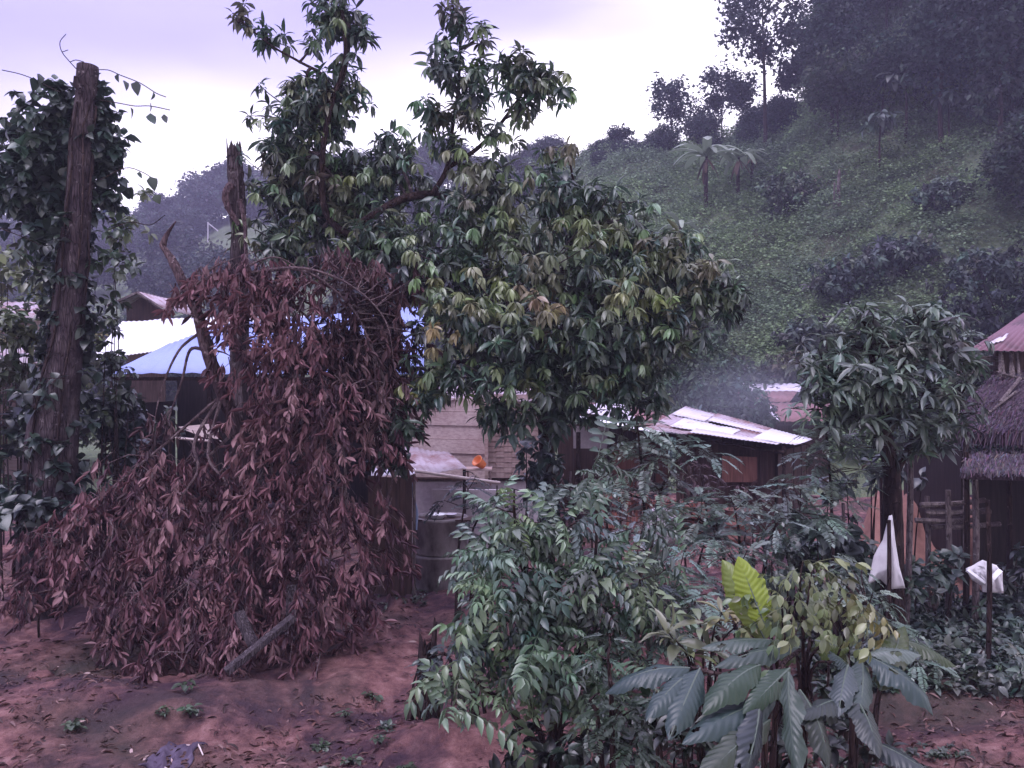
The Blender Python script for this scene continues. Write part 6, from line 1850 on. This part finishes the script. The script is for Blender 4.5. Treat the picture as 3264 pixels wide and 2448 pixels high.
sack([(889, 516), (883, 540), (874, 556), (868, 584), (880, 579), (891, 589), (905, 588), (899, 566), (895, 540), (892, 515)], 10.3, 7, 'white sack hanging in a tall peak from a stake', 31)
sack([(983, 560), (966, 569), (972, 580), (982, 586), (983, 592), (1003, 593), (1002, 573), (996, 565)], 10.3, 9, 'white sack folded like an open collar on a dark stake', 32, depth=.07)
# pale stripes of the folded sack are its rolled hems
mb = MB(); mb.tube(curve([P(967, 570, 10.16), P(976, 577, 10.12), P(984, 583, 10.14)], 3), [.03] * 7, 6, .1); mb.tube(curve([P(1000, 571, 10.18), P(992, 579, 10.12), P(989, 586, 10.14)], 3), [.03] * 7, 6, .1)
tag(mb.build('rolled_cloth', M['tin_white']), 'rolled white strips tied across the folded sack', 'cloth')

# rotten stump
Yk = 8.6
b = ground_px(427, Yk)
prof = [(0, 13), (.25, 11.5), (.5, 10), (.7, 9), (.82, 8)]
t = thing('rotten_stump', 'dark rotten stump with a jagged hollow top left of the bush', 'stump', b)
seg = 22; v_, f_ = [], []
for j, (z, w) in enumerate(prof):
    for k in range(seg):
        a = 6.2832 * k / seg; ww = w / F * Yk * (1 + .14 * math.sin(3 * a) + .06 * r.randn())
        zz = z + (0 if j < 4 else (.14 * max(0, math.sin(a * 2 + .6)) + .22 * max(0, math.cos(a - .2)) ** 6 + .05 * r.randn()))
        v_.append(b + A([math.cos(a) * ww, math.sin(a) * ww, zz - .05]))
for k in range(seg): v_.append(b * 1.0 + A([math.cos(6.2832 * k / seg) * 4.5 / F * Yk, math.sin(6.2832 * k / seg) * 4.5 / F * Yk, .55]))
for j in range(len(prof)):
    for k in range(seg):
        f_.append((j * seg + k, j * seg + (k + 1) % seg, (j + 1) * seg + (k + 1) % seg, (j + 1) * seg + k))
f_.append(tuple(len(prof) * seg + k for k in range(seg)))
link_mesh('trunk', A(v_), f_, M['bark_dark'], t)
mb = MB(); mb.tube([b + (.02, -.05, 0), b + (.06, -.06, .5), b + (.10, -.02, 1.02)], [.05, .04, .012], 6, .15); mb.tube([b + (-.2, 0, -.05), b + (-.12, -.06, .18)], [.05, .03], 6, .1); mb.build('splinter', M['bark_dark'], t)

# squared timbers under the withered branches
def timber(p0, p1, w, h, label, mat='timber'):
    p0 = A(p0); p1 = A(p1); d = nrm(p1 - p0); x = nrm(np.cross(d, (0, 0, 1))); z = np.cross(x, d)
    R = np.stack([x, d, z], 1); mb = MB(); mb.box((p0 + p1) / 2, (w, np.linalg.norm(p1 - p0), h), R)
    o = mb.build('timber', M[mat]); bv = o.modifiers.new('bevel', 'BEVEL'); bv.width = .008; bv.segments = 2
    return tag(o, label, 'timber')
timber(P(226, 672, 9.25), P(294, 617, 9.7), .13, .07, 'long grey squared timber propped up to the right under the withered leaves')
timber(P(238, 612, 9.75), P(256, 650, 9.6), .12, .08, 'short grey timber end leaning to the left under the withered leaves')
timber(P(292, 585, 10.2), P(290, 640, 9.95), .12, .1, 'upright grey post half hidden by the withered leaves')
b = ground_px(1002, 6.9)
mb = MB(); mb.tube(curve([ground_px(985, 7.3) + (0, 0, .05), ground_px(1004, 7.0) + (0, 0, .06), ground_px(1040, 6.8) + (0, 0, .06)], 4), [.035] * 9, 7, .1)
tag(mb.build('log', M['bark_dark']), 'dark stick lying on the red path at the lower right', 'stick')

def litter_stick(px0, Y0, px1, Y1_, rad, label, mat='twig'):
    a = ground_px(px0, Y0) + (0, 0, rad); b = ground_px(px1, Y1_) + (0, 0, rad); m_ = (a + b) / 2; m_[2] = hz(m_[0], m_[1]) + rad * 1.3
    mb = MB(); mb.tube(curve([a, m_, b], 3), np.linspace(rad, rad * .6, 7), 6, .1); tag(mb.build('stick', M[mat]), label, 'stick', 'sticks lying on the bare soil')
litter_stick(160, 7.45, 188, 7.1, .012, 'pale stick lying below the purple rag', 'bamboo')
litter_stick(180, 7.85, 190, 7.8, .014, 'short white stick at the top edge of the purple rag', 'bamboo')
litter_stick(193, 7.85, 203, 7.6, .010, 'short pale stick right of the purple rag', 'bamboo')
litter_stick(218, 7.2, 240, 7.1, .012, 'broken twig near the bottom edge right of the purple rag')
litter_stick(340, 7.0, 400, 6.95, .012, 'long twig near the bottom edge left of the bush')
litter_stick(0, 7.0, 40, 6.95, .012, 'twig in the bottom left corner')
litter_stick(820, 7.9, 850, 7.4, .012, 'twig on the soil behind the ribbed leaves')
litter_stick(930, 7.0, 960, 7.2, .010, 'thin pale twig on the red path')
# purple rag
c = ground_px(172, 7.55); v_, f_ = [], []
for i in range(14):
    for j in range(9):
        x = c[0] + (i - 6.5) * .030 + .02 * math.sin(j); y = c[1] + (j - 4) * .07 + .05 * math.sin(i * .6)
        if (i in (0, 13)) or (j in (0, 8)): x += .02 * r.randn(); y += .03 * r.randn()
        v_.append((x, y, hz(x, y) + .02 + .022 * math.sin(i * 1.3 + j * .8) + .012 * r.randn()))
for i in range(13):
    for j in range(8): q = i * 9 + j; f_.append((q, q + 9, q + 10, q + 1))
o = link_mesh('rag', A(v_), A(f_), M['cloth'], None, True); sm = o.modifiers.new('solid', 'SOLIDIFY'); sm.thickness = .012
tag(o, 'crumpled purplish rag lying on the bare soil at the lower left', 'rag')
mb = MB(); p0 = ground_px(45, 10.2); 
v0, f0 = lathe([(-.5, .6), (0, 1), (.5, .8), (.8, .1)], 9)
tag(MB().add(v0 * .11 * A([1.4, 1, .6]) + ground_px(40, 9.3) + r.randn(len(v0), 3) * .01, f0).build('stone', M['soil'], None, True), 'pinkish brown stone on the soil left of the withered branches', 'stone')

# thin wires / utility post far left behind the snag
Yw_ = min(np.arange(62, 190, 2.0), key=lambda y: abs(384 - (ground_px(208, y)[2] - CZ) / y * F - 246)); Yw_ = float(Yw_)
b = ground_px(208, Yw_)
t = thing('wire_post', 'small pale post with a slanting arm on the hazy slope left of the snag', 'post', b)
mb = MB(); mb.tube([b + (0, 0, -.2), P(208, 222, Yw_)], .05 * Yw_ / 60, 6); mb.build('pole', M['tin_grey'], t)
mb = MB(); mb.tube([P(208, 223, Yw_ - .1), P(218, 231, Yw_ - .1)], .04 * Yw_ / 60, 6); mb.build('arm', M['tin_grey'], t)

# ---------------------------------------------------------------- the evening air
x0, x1, y0, y1, z0, z1 = -330, 330, -12, 240, -12, 74
hz_m, nt = material('haze')
pv = nt.nodes.new('ShaderNodeVolumePrincipled'); ho = nt.nodes.new('ShaderNodeOutputMaterial')
pv.inputs['Color'].default_value = (.74, .70, 1.0, 1)
pv.inputs['Density'].default_value = .0012
nt.links.new(pv.outputs[0], ho.inputs['Volume'])
USE_HAZE = True
if USE_HAZE:
    zmin = float(np.min(H(*np.meshgrid(np.linspace(x0, x1, 60), np.linspace(1, y1, 60)))))
    z0 = zmin - 1.5
    mb = MB(); mb.box(((x0 + x1) / 2, (y0 + y1) / 2, (z0 + z1) / 2), (x1 - x0, y1 - y0, z1 - z0))
    o = mb.build('haze', hz_m); o['kind'] = 'stuff'

# thin smoke drifting behind the patchwork roof
sm_, nt = material('smoke')
pv = nt.nodes.new('ShaderNodeVolumePrincipled'); ho = nt.nodes.new('ShaderNodeOutputMaterial')
tc_ = nt.nodes.new('ShaderNodeTexCoord'); gr = nt.nodes.new('ShaderNodeTexGradient'); gr.gradient_type = 'SPHERICAL'
nz_ = nt.nodes.new('ShaderNodeTexNoise'); nz_.inputs['Scale'].default_value = 1.6
mp_ = nt.nodes.new('ShaderNodeMapping'); mp_.inputs['Scale'].default_value = (1 / 3.0, 1 / 2.0, 1 / 1.5)
nt.links.new(tc_.outputs['Object'], mp_.inputs[0]); nt.links.new(mp_.outputs[0], gr.inputs[0]); nt.links.new(mp_.outputs[0], nz_.inputs[0])
m1 = nt.nodes.new('ShaderNodeMath'); m1.operation = 'MULTIPLY'; nt.links.new(gr.outputs['Fac'], m1.inputs[0]); nt.links.new(nz_.outputs[0], m1.inputs[1])
m2 = nt.nodes.new('ShaderNodeMath'); m2.operation = 'MULTIPLY'; nt.links.new(m1.outputs[0], m2.inputs[0]); m2.inputs[1].default_value = .26
nt.links.new(m2.outputs[0], pv.inputs['Density']); pv.inputs['Color'].default_value = (.80, .82, .98, 1)
nt.links.new(pv.outputs[0], ho.inputs['Volume'])
v0, f0 = lathe([(math.sin(a), max(.001, math.cos(a))) for a in np.linspace(-1.57, 1.57, 12)], 20)
o = link_mesh('smoke', v0 * A([3.0, 2.0, 1.5]), f0, sm_)
o.location = [float(k) for k in P(748, 398, 25.0)]; o['kind'] = 'stuff'
